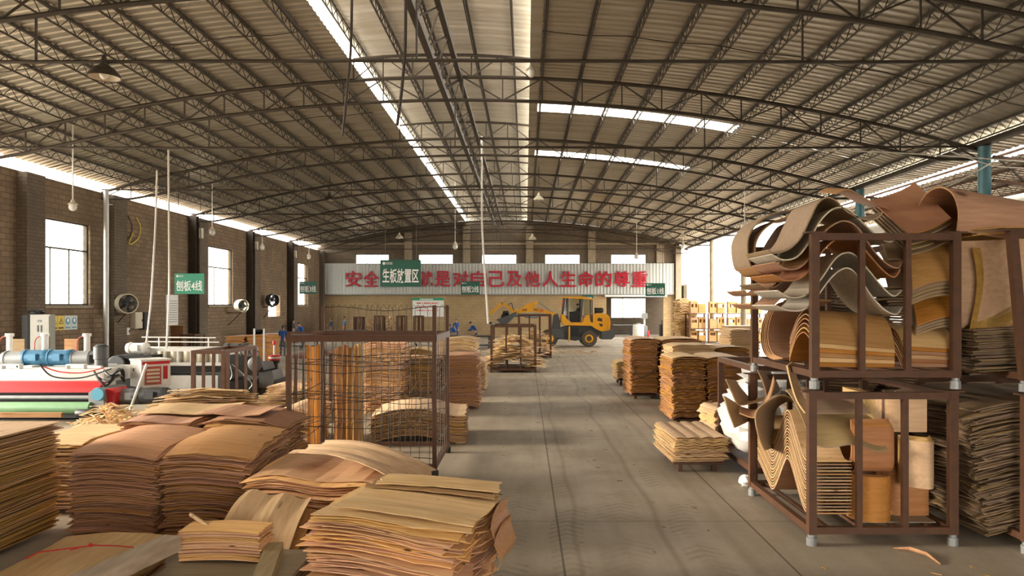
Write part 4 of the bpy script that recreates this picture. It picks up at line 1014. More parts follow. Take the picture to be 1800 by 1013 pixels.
# --- upper rack: wavy shells on top
WV = [
 ('whitish wavy shell, lowest of the wave pile in the upper rack', 'shell_white', [(1362, 538), (1385, 547), (1412, 546), (1432, 530), (1460, 492), (1482, 474), (1498, 476), (1514, 495), (1532, 522), (1555, 546), (1576, 554), (1588, 540)]),
 ('whitish wavy shell, second lowest of the wave pile in the upper rack', 'shell_white', [(1366, 512), (1385, 523), (1406, 524), (1426, 514), (1446, 490), (1468, 458), (1486, 446), (1503, 450), (1528, 478), (1553, 508), (1572, 522), (1587, 511)]),
 ('orange tan wavy shell in the middle of the wave pile', 'shell_orange', [(1358, 484), (1378, 494), (1404, 492), (1426, 474), (1448, 442), (1468, 424), (1486, 418), (1506, 424), (1530, 452), (1556, 480), (1574, 488), (1584, 474)]),
 ('tan wavy shell above the orange one in the wave pile', 'shell_tan', [(1362, 462), (1382, 474), (1406, 472), (1428, 450), (1448, 412), (1470, 394), (1488, 390), (1508, 402), (1534, 440), (1560, 466), (1580, 472), (1588, 460)]),
 ('whitish wavy shell just under the top of the wave pile', 'shell_white', [(1356, 448), (1376, 458), (1400, 454), (1420, 432), (1440, 394), (1460, 372), (1477, 366), (1495, 372), (1524, 400), (1550, 422), (1568, 426), (1578, 414)]),
 ('dusty brown wavy shell on top of the wave pile', 'shell_grey', [(1350, 440), (1360, 446), (1386, 440), (1408, 420), (1424, 388), (1438, 360), (1452, 349), (1468, 353), (1490, 374), (1520, 387), (1542, 385), (1553, 374)])]
for lab, m, px in WV:
    shells(lab, pp_([(a, b) for a, b in px], 8.12), .015, 8.12, 8.95, 'Y', m, 1, (0, 0, 0), 'wave pile shells')
RW = [[(1306, 512), (1322, 520), (1345, 516), (1366, 496), (1384, 468), (1400, 458), (1420, 462)], [(1330, 500), (1346, 508), (1366, 504), (1384, 482), (1402, 452), (1420, 442), (1436, 446)],
      [(1326, 470), (1340, 482), (1360, 478), (1380, 452), (1398, 424), (1414, 414), (1430, 418)], [(1338, 446), (1350, 452), (1370, 440), (1388, 412), (1404, 390), (1420, 384), (1436, 390)], [(1316, 536), (1334, 544), (1356, 540), (1378, 520), (1396, 498), (1412, 490), (1430, 496)]]
for i, px in enumerate(RW):
    shells('dusty wavy shell behind the wave pile at the left, with %s' % ['lower curled tip', 'second lower curled tip', 'middle curled tip', 'upper curled tip', 'lowest curled tip'][i], pp_(px, 9.05), .015, 9.05, 9.8, 'Y', 'shell_grey' if i % 2 else 'shell_tan', 1, (0, 0, 0), 'rear wave shells')
hook = pp_([(1336, 472), (1322, 468), (1316, 440), (1318, 415), (1334, 392), (1362, 376), (1396, 370)], 9.3)
shells('tall dusty folded sheet at the left back of the wave pile, outer of two', hook, .016, 9.3, 10.02, 'Y', 'shell_grey', 1, (0, 0, 0), None)
shells('tall dusty folded sheet at the left back of the wave pile, inner of two', [(x + .09, z - .07) for x, z in hook], .016, 9.28, 10.0, 'Y', 'shell_tan', 1, (0, 0, 0), None)
flap = [P(1462, 345, 8.9)[::2], P(1482, 338, 8.9)[::2], P(1505, 350, 8.9)[::2], P(1528, 362, 8.9)[::2], P(1555, 372, 8.9)[::2]]
shells('brown bent shell on top behind the wave pile', flap, .016, 8.75, 9.4, 'Y', 'shell_tan', 1, (0, 0, 0), None, drift=(.05, 0, .12))
# --- upper rack: right column
def panel(label, c4, m, n, step, group, wave_=lambda u, v: 0):
    for k in range(n):
        q = quad_sheet([tuple(Vector(p) + Vector(step) * k) for p in c4], 8, 8, .016, wave_)
        c = [sum(p[i] for p in c4) / 4 + step[i] * k for i in range(3)]
        lab = label[min(k, len(label) - 1)]
        tag(q.build('plywood_sheet', M[m[min(k, len(m) - 1)]], loc=c, smooth=35), lab, 'plywood sheet', group)
M['shell_orange2'] = wood('bent_ply_red_brown', (.55, .28, .12), (.42, .2, .08), grain=(3, 3, 3), knots=False, var=.05)
panel(('large orange brown panel tilted on top of the upper rack', 'grey edged panel beneath the large tilted orange panel on the upper rack'),
      (P(1531, 352, 9.2), P(1609, 321, 9.5), P(1672, 383, 8.45), P(1596, 411, 8.15)), ['shell_orange2', 'shell_grey'], 5, (.015, .02, -.055), 'tilted top panels', lambda u, v: -.03 * math.sin(PI * u))
cv = lambda u, v: -.10 * v ** 3 + .03 * math.sin(PI * u)
panel(('tan curved panel in the right half of the upper rack, upper group', 'edge of a curved panel under the tan panel in the upper right rack'),
      (P(1598, 430, 8.6), P(1668, 420, 8.7), P(1676, 475, 8.15), P(1604, 492, 8.12)), ['shell_tan', 'shell_grey'], 5, (.004, .012, -.04), 'upper curved panels', cv)
panel(('orange curved panel in the right half of the upper rack, lower group', 'edge of a curved panel under the orange panel in the upper right rack'),
      (P(1598, 508, 8.75), P(1672, 494, 8.8), P(1690, 538, 8.16), P(1612, 556, 8.12)), ['shell_orange', 'shell_grey'], 4, (.0, .008, -.034), 'lower curved panels', cv)
panel(('dusty panel between the wave pile and the right column of the upper rack', 'dusty panel beneath the one between the wave pile and right column'),
      (P(1545, 420, 9.4), P(1600, 405, 9.4), P(1604, 450, 8.8), P(1560, 440, 8.7)), ['shell_grey'], 3, (0, .0, -.16), 'dusty middle panels', cv)
M['shell_knotty2'] = wood('bent_ply_knotty_dim', (.56, .38, .2), (.44, .27, .13), var=.25, ksc=6)
# --- right edge rack contents
roll = [(8.0, 3.30), (7.98, 3.52), (8.1, 3.72), (8.35, 3.82), (8.62, 3.78), (8.85, 3.60), (8.95, 3.36)]
shells('big curled sheet arched over the rack at the right photo edge', roll, .02, 4.72, 6.2, 'X', 'shell_tan', 1, (0, 0, 0), None, drift=(0, .05, -.25), base=(0, .1, .12))
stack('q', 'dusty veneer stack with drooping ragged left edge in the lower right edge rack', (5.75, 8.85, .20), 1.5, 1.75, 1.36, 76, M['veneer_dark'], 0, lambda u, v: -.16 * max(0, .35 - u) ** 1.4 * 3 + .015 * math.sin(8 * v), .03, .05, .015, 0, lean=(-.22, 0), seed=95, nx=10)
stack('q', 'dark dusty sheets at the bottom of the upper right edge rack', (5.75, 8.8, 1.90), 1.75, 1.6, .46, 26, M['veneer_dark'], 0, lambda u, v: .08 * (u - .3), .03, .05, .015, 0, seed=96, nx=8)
for k in range(9):
    x = 4.78 + .04 * k; a = .02 * k
    q = MB().sheet(lambda u, v: (x + .75 * u + .05 * math.sin(4 * v), 7.98 + .05 * k + .30 * (1 - u) * (k < 4) + .06 * math.sin(6 * u), 3.32 - .02 * k - (.95 - .3 * u) * v - .06 * math.sin(5 * u) * v), 10, 8, .012)
    tag(q.build('veneer_sheet', M['shell_knotty2' if k < 4 else 'veneer_gold'], loc=(x + .4, 8.2, 2.8)), 'knotty pale sheet standing in the upper right edge rack, %s from the front' % ORD[k] , 'veneer sheet', 'standing knotty sheets')
stack('q', 'pale sheets lying across the standing ones under the curled sheet', (5.6, 8.75, 3.35), 1.5, 1.4, .08, 6, M['veneer_gold'], 0, lambda u, v: .03 * math.sin(6 * u), .04, .05, .02, 0, seed=97)
shells('curved grey sheet hanging dark behind the standing knotty sheets', [(4.86, 8.9), (4.80, 8.6), (4.88, 8.45), (5.05, 8.4)], .016, 2.36, 2.9, 'Z', 'shell_grey', 2, (.03, .03, 0), 'dark curved sheets')
# --- rack with the white plastic behind
t = rack('low rusty rack with white plastic sheeting behind the stacking racks', 3.32, 4.9, 10.75, 12.6, 1.72, None, 1, 'steel_rack', .08, .2)
def crumple(name, label, c, d, m, seed, n=26, k=15, cat='plastic', amp=.18):
    r = random.Random(seed); ph = [(r.uniform(2, 7), r.uniform(2, 7), r.uniform(0, 6)) for _ in range(6)]
    vs = []; fs = []
    for j in range(k + 1):
        th = PI * j / k
        for i in range(n):
            a = 2 * PI * i / n; x, y, z = math.sin(th) * math.cos(a), math.sin(th) * math.sin(a), math.cos(th)
            s = 1 + amp * sum(math.sin(p * a + q * z * 3 + f) * math.sin(th) for p, q, f in [(round(p), q, f) for p, q, f in ph]) / 2.5
            vs.append((c[0] + d[0] * x * s, c[1] + d[1] * y * s, max(c[2] - d[2], c[2] + d[2] * z * s)))
    for j in range(k):
        for i in range(n): fs.append((j * n + i, (j + 1) * n + i, (j + 1) * n + (i + 1) % n, j * n + (i + 1) % n))
    o = MB().add(vs, fs).build(name, M[m], loc=c, smooth=50); tag(o, label, cat); return o
crumple('plastic_bag', 'white plastic sheeting bundled in the low rack behind the chair shells', (3.52, 11.6, .85), (.42, .7, .55), 'plastic', 3)
crumple('plastic_bag', 'white plastic bundle lying higher at the back of the low rack', (4.0, 11.9, 1.38), (.5, .5, .3), 'plastic', 4)
shells('bent plywood shell stored at the bottom of the low rack with white plastic', [(3.4, .8), (3.42, .45), (3.6, .3), (3.95, .27)], .015, 10.85, 11.3, 'Y', 'shell_tan', 4, (.05, .01, .02), 'shells in the low rack')
crumple('plastic_bag', 'small white crumpled bag on the floor by the lower rack', (PX(1311, 10.6), 10.6, .085), (.09, .12, .085), 'plastic', 5, 18, 10)
mb = MB(); r = random.Random(3)
pts = [P(1570, 966, GY(966)), P(1600, 970, GY(970)), P(1630, 980, GY(980)), P(1653, 994, GY(994))]
mb.tube([(p[0], p[1], .012 + .02 * (i in (1, 2))) for i, p in enumerate(pts)], [.006, .022, .02, .008], 5)
tag(mb.build('wood_sliver', M['veneer'], loc=(pts[1][0], pts[1][1], 0)), 'thin orange wood sliver lying on the floor before the stacking racks', 'sliver')
# ================================================================== wheel loader
def pp(pts, Y): return [(PX(a, Y), PZ(b, Y)) for a, b in pts]
LY0, LY1 = 46.0, 47.9; LYM = 46.95
t = thing('wheel_loader', 'yellow wheel loader with dark cab and raised boom at the back of the aisle', 'wheel loader', (PX(1010, LYM), LYM, 0))
def lp(name, pts, m, y0, y1, sm=None): return MB().prism(pp(pts, LY0), y0, y1, 'Y').build(name, M[m], t, sm)
lp('hood', [(1043, 553), (1050, 551), (1068, 553), (1072, 557), (1074, 566), (1073, 579), (1062, 585), (1050, 580), (1043, 576)], 'yellow', LY0 + .15, LY1 - .15)
h = t.children[-1]
for k, pts in enumerate((([(1052, 559), (1059, 560), (1059, 566), (1050, 564)]), ([(1053, 569), (1060, 570), (1059, 575), (1055, 574)]))):
    MB().prism(pp(pts, LY0), LY0 + .13, LY0 + .15, 'Y').build('hood_vent', M['dark'], h)
for x in (1066, 1070): MB().prism(pp([(x, 557), (x + 1.5, 558), (x + 2, 578), (x, 580)], LY0), LY0 + .12, LY0 + .15, 'Y').build('hood_rib', M['yellow'], h)
lp('counterweight', [(1057, 583), (1074, 581), (1081, 584), (1081, 592), (1075, 597), (1058, 597)], 'dgrey', LY0, LY1)
lp('platform', [(987, 554), (991, 553), (998, 564), (1004, 567), (1024, 567), (1027, 560), (1031, 554), (1036, 554), (1038, 566), (1050, 570), (1062, 578), (1060, 583), (1048, 578), (1040, 573), (992, 572), (987, 566)], 'yellow', LY0 + .0, LY1)
lp('chassis', [(1000, 573), (1050, 574), (1058, 584), (1052, 592), (1012, 600), (996, 598), (985, 597), (968, 598), (969, 580), (985, 577)], 'dgrey', LY0 + .35, LY1 - .35)
lp('front_frame', [(974, 553), (981, 552), (986, 566), (985, 580), (970, 582), (972, 570)], 'dgrey', LY0 + .35, LY1 - .35)
lp('front_fender', [(969, 578), (986, 578), (993, 586), (990, 596), (970, 592)], 'dgrey', LY0, LY0 + .5)
lp('ladder', [(999.5, 574), (1002, 574), (1002, 601), (999, 601)], 'yellow', LY0 - .06, LY0)
lp('fuel_tank', [(1004, 576), (1017, 576), (1017, 592), (1004, 592)], 'black', LY0 + .05, LY0 + .35)
def wheel(px, py, r, y):
    c = (PX(px, LY0), y, PZ(py, LY0))
    o = MB().lathe([(r * .5, -.2), (r * .9, -.21), (r, -.15), (r, .15), (r * .9, .21), (r * .5, .2)], c, 28, 'Y').build('tyre', M['tyre'], t, 40)
    rim = MB().lathe([(r * .05, -.16), (r * .3, -.17), (r * .36, -.25), (r * .52, -.22), (r * .52, .22), (r * .05, .16)], c, 20, 'Y').build('rim', M['yellow'], t, 40)
    mb = MB()
    for k in range(20):
        a = 2 * PI * k / 20
        for s in (-1, 1): mb.box((c[0] + math.cos(a + .1 * s) * r, c[1] + .09 * s, c[2] + math.sin(a + .1 * s) * r), (.05, .17, .07), 0, 0, -a)
    mb.build('tread_lugs', M['tyre'], o)
for y in (LY0 + .22, LY1 - .22):
    wheel(1035.5, 595.6, .50, y); wheel(966, 595.6, .50, y)
lp('cab_roof', [(990, 522), (1028, 521.5), (1032, 523), (1044, 525), (1044, 527), (990, 524)], 'yellow', LY0 + .2, LY1 - .2)
for nm, pts in (('cab_pillar', [(997, 524), (1000, 524), (1000, 563), (997, 560)]), ('cab_pillar', [(1021, 524), (1026, 524), (1024, 555), (1021, 566)]), ('cab_pillar', [(992, 524), (994, 524), (991, 553), (989, 553)]), ('cab_pillar', [(1041, 526), (1042.5, 526), (1042.5, 566), (1041, 566)])):
    for y in (LY0 + .25, LY1 - .31): lp(nm, pts, 'dgrey', y, y + .06)
lp('door_panel', [(1001, 548), (1021, 548), (1021, 567), (1004, 567), (1001, 563)], 'black', LY0 + .27, LY0 + .3)
lp('cab_sill', [(1026, 552), (1042, 553), (1042, 555), (1026, 554)], 'dgrey', LY0 + .25, LY0 + .29)
lp('cab_rear_panel', [(1027, 555), (1042, 556), (1042, 567), (1027, 566)], 'grey_m', LY0 + .4, LY1 - .4)
for pts in ([(1001, 525), (1021, 525), (1021, 548), (1001, 548)], [(1026, 526), (1041, 527), (1041, 552), (1026, 552)], [(993, 525), (997, 525), (997, 556), (990, 553)]):
    lp('window_pane', pts, 'cabglass', LY0 + .27, LY0 + .28)
lp('seat', [(1010, 552), (1020, 552), (1020, 541), (1022, 541), (1023, 556), (1010, 556)], 'black', LYM - .25, LYM + .25)
mb = MB().tube([(PX(1004, LYM), LYM, PZ(556, LYM)), (PX(1007, LYM), LYM, PZ(549, LYM))], .03, 6); mb.lathe([(.16, 0), (.18, .015), (.16, .03)], (PX(1007, LYM), LYM, PZ(549, LYM)), 14); mb.build('steering_wheel', M['black'], t)
lp('front_light', [(989, 528), (991.5, 528), (991.5, 533), (989, 533)], 'red', LY0 + .2, LY0 + .35)
lp('front_light', [(988, 535), (990, 535), (990, 538), (988, 538)], 'red', LY0 + .2, LY0 + .35)
MB().lathe([(.16, -.28), (.17, -.2), (.17, .2), (.12, .28)], (PX(1052, LYM), LYM - .3, PZ(546, LYM)), 14, 'X').build('air_filter', M['black'], t, 40)
MB().tube([(PX(1046, LYM), LYM - .3, PZ(553, LYM)), (PX(1046, LYM), LYM - .3, PZ(541, LYM))], .04, 8).build('exhaust', M['black'], t)
arm = [(981.5, 553), (976, 556), (965, 553), (951, 549.5), (940, 548), (926, 549.5), (911, 550.5), (905, 551), (904, 547), (914, 543.5), (926, 535), (932, 532.5), (945, 530), (947, 532), (938, 540), (946, 543), (964, 546.5)]
for k, y in enumerate((LY0 + .4, LY1 - .55)): lp('boom_arm', arm, 'yellow', y, y + .14)
b0 = t.children[-2]
def ltext(s, px, py, wpx, hpx, m, rot):
    o = text_mesh('decal_lettering', s, 1, M[m], None, (0, 0, 0), (R(90), 0, 0), .004, .012, (wpx * LY0 / F, hpx * LY0 / F))
    o.parent = b0; o.location = Vector((PX(px, LY0), LY0 + .39, PZ(py, LY0))) - t.location; o.rotation_euler = (R(90), R(rot), 0); return o
b0 = [c for c in t.children if c.name.startswith('boom_arm')][0]
ltext('HZ', 942.5, 544.7, 8.5, 4.2, 'letter_black', 8); ltext('ZK', 952, 546.2, 8.5, 4.2, 'red', 8); ltext('938', 922, 545.2, 8.5, 3.6, 'letter_black', -8)
for y in (LY0 + .6, LY1 - .7):
    MB().tube([P(947, 531, y), P(971, 549, y)], .035, 8).build('tilt_cylinder', M['grey_m'], t)
MB().tube([P(904, 555, LYM), P(922, 554, LYM), P(923, 555, LYM), P(944, 555.5, LYM), P(947, 554, LYM), P(962, 553, LYM)], [.1, .1, .15, .15, .08, .08], 12).build('lift_cylinder', M['blue_hyd'] if 'blue_hyd' in M else M['sw'], t, 40)
for y in (LY0 + .55, LY1 - .7):
    lp('bucket_link', [(860, 550), (881, 530), (884, 532), (882, 536), (864, 552), (861, 556)], 'yellow', y, y + .12)
    lp('bucket_link', [(882, 531), (886, 533), (904, 545), (905, 549), (901, 551), (890, 540), (881, 536)], 'yellow', y, y + .12)
MB().strip(smooth_poly(pp([(907, 548), (901, 559), (893, 567), (880, 569), (858, 569)], LY0), 3), .04, LY0 - .3, LY1 + .3, 'Y').build('bucket_shell', M['dgrey'], t)
for y in (LY0 - .3, LY1 + .26): lp('bucket_side', [(907, 548), (901, 559), (893, 567), (880, 569), (872, 562), (890, 556)], 'dgrey', y, y + .04)
for k in range(6):
    y = LY0 - .2 + k * .42; lp('bucket_tooth', [(858, 568), (862, 567), (862, 570), (854, 570.5)], 'black', y, y + .1)
MB().tube(smooth_poly([P(893, 536, LY0 + .5), P(899, 533, LY0 + .5), P(901, 540, LY0 + .5), P(904, 546, LY0 + .5)], 5), .025, 6).build('hose', M['black'], t)
for c in (P(889, 551, LYM), P(886, 557, LYM - .3), P(891, 559, LYM + .2)): MB().lathe([(.1, -.2), (.16, -.15), (.16, .15), (.1, .2)], c, 10, 'X').build('rotator_block', M['black'], t)

# ================================================================== people
def person(label, loc, face, H=1.62, bend=0, arms=((.28, .05), (.28, -.05)), shirt='cloth_blue', pants='cloth_grey', hair='hair', tail=False, apron=None, sit=False, headdown=0, sleeve=.62, legs=True):
    """local frame: looks along +y. One skinned body; hair and clothing are children"""
    t = thing('person', label, 'person', loc, R(face))
    b = R(bend); zp = .52 * H
    d = Vector((0, math.sin(b), math.cos(b))); f = Vector((0, math.cos(b), -math.sin(b))); X = Vector((1, 0, 0))
    pel = Vector((0, -.5 * math.sin(b) * .22, zp)); ch = pel + d * .17 * H; nk = pel + d * .295 * H
    hb = R(bend * .35 + headdown); hd = Vector((0, math.sin(hb), math.cos(hb))); hf = Vector((0, math.cos(hb), -math.sin(hb)))
    V = [pel, pel + d * .09 * H, ch, pel + d * .25 * H, nk, nk + hd * .045 * H, nk + hd * .09 * H + hf * .01, nk + hd * .145 * H]
    E = [(i, i + 1) for i in range(7)]
    rad = [.085, .078, .092, .075, .034, .05, .064, .045]
    def addv(p, r, frm): V.append(Vector(p)); rad.append(r); E.append((frm, len(V) - 1)); return len(V) - 1
    arm_pts = {}
    for s, (fw, dn) in zip((-1, 1), arms):
        sh = pel + d * .262 * H + X * s * .105 * H
        i = addv(sh, .043, 3); el = sh + Vector((s * .02, fw * .35 * H * .5, -.155 * H + fw * .05)); j = addv(el, .033, i)
        wr_ = el + Vector((-s * .03, fw * .34 * H, (-.06 + dn) * H)); k = addv(wr_, .023, j)
        hdv = (wr_ - el).normalized(); pm = addv(wr_ + hdv * .045, .026, k)
        arm_pts[s] = (sh, el, wr_)
        side = hdv.cross(Vector((0, 0, 1))).normalized() if abs(hdv.z) < .95 else X
        for q in range(4):
            o = side * (q - 1.5) * .02; a = addv(wr_ + hdv * .085 + o, .0085, pm); addv(wr_ + hdv * (.125 + .012 * (q in (1, 2))) + o * 1.15 + Vector((0, 0, -.02)), .007, a)
        a = addv(wr_ + hdv * .05 - side * s * .035, .009, pm); addv(wr_ + hdv * .085 - side * s * .05 + Vector((0, 0, -.012)), .008, a)
    leg_pts = {}
    for s in (-1, 1):
        hip = pel + Vector((s * .052 * H, 0, -.03 * H)); i = addv(hip, .072, 0)
        if sit: kn = hip + Vector((s * .03, .24 * H, .0)); an = kn + Vector((0, .03, -.24 * H))
        else: kn = Vector((s * .06 * H, .02, .285 * H)); an = Vector((s * .062 * H, -.02, .05 * H))
        j = addv(kn, .05, i); k = addv(an, .034, j); addv(an + Vector((0, .14, -.035 * H)), .03, k)
        leg_pts[s] = (hip, kn, an)
    def skin(name, V, E, rad, m, parent, root=0, lv=2):
        me = bpy.data.meshes.new(name); me.from_pydata([tuple(v) for v in V], E, []); me.materials.append(M[m])
        o = bpy.data.objects.new(name, me); C.objects.link(o); o.parent = parent
        k = o.modifiers.new('skin', 'SKIN'); k.use_smooth_shade = True
        for i, sv in enumerate(me.skin_vertices[0].data): sv.radius = (rad[i], rad[i]); sv.use_root = (i == root)
        s = o.modifiers.new('subdivision', 'SUBSURF'); s.levels = lv; s.render_levels = lv; return o
    body = skin('body', V, E, rad, 'skin', t)
    # shirt
    sv = [pel - Vector((0, 0, .07)), pel + d * .09 * H, ch, pel + d * .255 * H, pel + d * .275 * H]; sr = [.108, .1, .115, .085, .05]; se = [(0, 1), (1, 2), (2, 3), (3, 4)]
    for s in (-1, 1):
        sh, el, wr_ = arm_pts[s]; n0 = len(sv); sv += [sh, el, el.lerp(wr_, sleeve)]; sr += [.056, .046, .036]; se += [(3, n0), (n0, n0 + 1), (n0 + 1, n0 + 2)]
    skin('shirt', sv, se, sr, shirt, t)
    pv = [pel + d * .03, pel - Vector((0, 0, .02))]; pr = [.105, .1]; pe = [(0, 1)]
    for s in (-1, 1):
        hip, kn, an = leg_pts[s]; n0 = len(pv); pv += [hip, kn, an]; pr += [.082, .062, .05]; pe += [(1, n0), (n0, n0 + 1), (n0 + 1, n0 + 2)]
    skin('trousers', pv, pe, pr, pants, t)
    for s in (-1, 1):
        an = leg_pts[s][2]; mb = MB().ball((an.x, an.y + .06, an.z - .03), (.05, .13, .045), 10, 6); mb.v = [(x, y, max(z, 0 if not sit else -9)) for x, y, z in mb.v]; mb.build('shoe', M['black'], t, 60, world=False)
    hc = nk + hd * .105 * H + hf * .008
    hair_mb = MB().ball(tuple(hc + hd * .018 - hf * .018), (.078, .088, .085), 14, 9)
    hair_mb.v = [p for p in hair_mb.v]
    hair_mb.xf(Matrix.Identity(4)); hair_mb.build('hair', M[hair], t, 60, world=False)
    if tail:
        q = hc - hf * .09; MB().tube([tuple(q), tuple(q - hf * .04 - Vector((0, 0, .06))), tuple(q - hf * .02 - Vector((0, 0, .2)))], [.03, .035, .012], 8).build('ponytail', M[hair], t, 60, world=False)
    fc = nk + hd * .088 * H + hf * .066
    MB().ball(tuple(fc + hf * .012), (.012, .018, .018), 6, 5).build('nose', M['skin'], t, 60, world=False)
    for s in (-1, 1):
        MB().ball(tuple(fc + X * s * .026 + hd * .02 - hf * .004), .008, 6, 5).build('eye', M['black'], t, 60, world=False)
        MB().ball(tuple(nk + hd * .095 * H + X * s * .072), (.012, .02, .028), 6, 5).build('ear', M['skin'], t, 60, world=False)
    MB().ball(tuple(fc - hd * .035 - hf * .004), (.02, .008, .005), 6, 5).build('mouth', M['cloth_red'], t, 60, world=False)
    if apron:
        a0 = pel + f * .115 + d * .2 * H
        MB().sheet(lambda u, v: ((u - .5) * (.26 + .12 * v), (a0.y + (pel.y + .13 - a0.y) * min(1, v * 2) - .05 * (2 * u - 1) ** 2), a0.z + (.30 * H - a0.z) * v), 8, 8, .008).build('apron', M[apron], t, 60, world=False)
    return t
person('person in blue work shirt with dark ponytail seen from behind, left of the wire cage', (PX(497, 38), 38, 0), 8, 1.62, 6, ((.25, .1), (.25, .1)), tail=True)
person('person in bright blue bending left over the dark bench near the far corner', (PX(533, 45), 45, 0), 80, 1.72, 32, ((.45, .02), (.4, .02)), headdown=20)
person('person in grey blue standing upright by the far wall, left of the red apron', (PX(583, 56), 56, 0), 70, 1.70, 4, ((.3, .08), (.25, .05)), shirt='cloth_grey2' if 'cloth_grey2' in M else 'cloth_blue', pants='cloth_grey')
person('person with red apron and pale blue sleeves standing at the far wall', (PX(605, 57.5), 57.5, 0), -75, 1.78, 5, ((.4, .1), (.35, .1)), shirt='cloth_lblue' if 'cloth_lblue' in M else 'cloth_pale', apron='cloth_red', pants='cloth_red')
person('person in blue with grey hair standing behind the pair right of the wire cage', (PX(803, 51.5), 51.5, 0), 35, 1.74, 12, ((.3, .05), (.3, .05)), hair='hair_grey')
person('person in blue stooping with head low right behind the cage post', (PX(800, 46), 46, 0), 70, 1.62, 38, ((.4, -.05), (.45, -.05)), headdown=35)
person('person in blue leaning left over the table beside the loader bucket', (PX(836, 48), 48, 0), 78, 1.72, 36, ((.45, 0), (.4, -.02)), headdown=25)
person('person in dark blue bent double among the stacks behind the cage', (PX(752, 27.2), 27.2, 0), 72, 1.64, 72, ((.4, -.12), (.45, -.12)), headdown=30)
person('person driving inside the cab of the yellow loader', (PX(1016, LYM), LYM, PZ(556, LYM) - .78), 85, 1.62, 4, ((.4, .12), (.4, .12)), sit=True, shirt='cloth_grey')
person('person in dark clothes standing by the last steel column on the left', (PX(515, 52), 52, 0), -60, 1.68, 5, ((.25, .1), (.2, .05)), shirt='cloth_grey', pants='cloth_grey')

# ================================================================== hanging signs
def hsign(label, px0, px1, py0, py1, Y, s, m, big=False):
    x0, x1, z0, z1 = PX(px0, Y), PX(px1, Y), PZ(py1, Y), PZ(py0, Y); W, H = x1 - x0, z1 - z0
    t = thing('hanging_sign', label, 'sign', ((x0 + x1) / 2, Y, z0), 0, 'green hanging signs')
    MB().bb(x0, x1, Y, Y + .05, z0, z1).build('panel', M[m], t)
    rim = MB()
    for a, b, c, d in ((x0, x1, z0, z0 + .025), (x0, x1, z1 - .025, z1), (x0, x0 + .025, z0 + .025, z1 - .025), (x1 - .025, x1, z0 + .025, z1 - .025)): rim.bb(a, b, Y - .012, Y, c, d)
    rim.build('rim', M[m], t)
    for x in (x0 + .12 * W, x1 - .12 * W):
        ztop = (mon_z(x) if MON_L < x < MON_R else roof_z(x)) - .01; MB().tube([(x, Y + .02, z1), (x, Y + .02, ztop)], .012, 5).build('hanging_wire', M['wire'], t)
    text_mesh('lettering', s, 1, M['lettering'], t, ((x0 + x1) / 2, Y - .006, z0 + H * (.41 if big else .40)), ext=.005, bold=.014, fit=(W * .89, H * (.53 if big else .52)))
    MB().lathe([(H * .035, 0), (H * .055, .002), (H * .055, .006)], (x0 + W * .09, Y - .008, z1 - H * .13), 12, 'Y').build('emblem', M['lettering'], t)
    mb = MB()
    for k in range(4): 
        x = x0 + W * (.155 + .042 * k); z = z1 - H * .13; w_ = W * .016
        mb.bb(x - w_, x + w_, Y - .008, Y - .002, z + H * .02, z + H * .034); mb.bb(x - w_, x + w_, Y - .008, Y - .002, z - H * .034, z - H * .02); mb.bb(x - w_ * .3, x + w_ * .3, Y - .008, Y - .002, z - H * .02, z + H * .02)
    mb.build('small_print', M['lettering'], t)
hsign('green hanging sign lightened for window light, reading line 4, before the second left window', 307, 358.5, 481, 517, 30.6, '刨板4线', 'header_lit_sign')
hsign('dark green hanging sign reading line 3, before the last left window', 526, 557, 495, 517, 47, '刨板3线', 'sign_green')
hsign('dark green hanging sign reading line 2, over the slogan middle', 810, 843.5, 495, 518, 46.5, '刨板2线', 'sign_green')
hsign('dark green hanging sign reading line 1, at the right end of the slogan', 1135, 1169, 498, 521, 46.5, '刨板1线', 'sign_green')
hsign('large green hanging sign covering part of the red slogan', 668.5, 740, 457, 504.5, 33, '生板放置区', 'sign_green', True)
# notice boards
def board(name, label, x0, x1, y, z0, z1, m, axis='Y'):
    t = thing(name, label, 'board', ((x0 + x1) / 2, y, z0))
    MB().bb(x0, x1, y, y + .03, z0, z1).build('panel', M[m], t); return t
x0, x1, z0, z1 = PX(725, 60.9), PX(780, 60.9), PZ(557, 60.9), PZ(524, 60.9)
t = board('notice_board', 'white notice board with green header on the tan back wall', x0, x1, 60.92, z0, z1, 'paper')
MB().bb(x0, x1, 60.90, 60.92, z1 - .2, z1).build('header_band', M['header_lit_sign'], t)
mb = MB(); r = random.Random(2)
for k in range(10): mb.bb(x0 + .62 + k * .11, x0 + .70 + k * .11, 60.89, 60.9, z1 - .16, z1 - .06)
mb.build('header_marks', M['lettering'], t)
mb = MB()
for j in range(3):
    for k in range(12):
        a = x0 + .35 + k * .155; mb.bb(a, a + r.uniform(.05, .13), 60.91, 60.92, z1 - .48 - j * .3, z1 - .38 - j * .3)
mb.build('text_marks', M['red'], t)
t = board('exit_sign', 'small dark green sign on the back wall behind the loader cab', PX(1024, 60.9), PX(1043, 60.9), 60.92, PZ(527, 60.9), PZ(517.5, 60.9), 'sign_green')
text_mesh('lettering', '安全', 1, M['lettering'], t, (PX(1036, 60.9), 60.915, PZ(524, 60.9)), fit=(.42, .2), bold=.01)
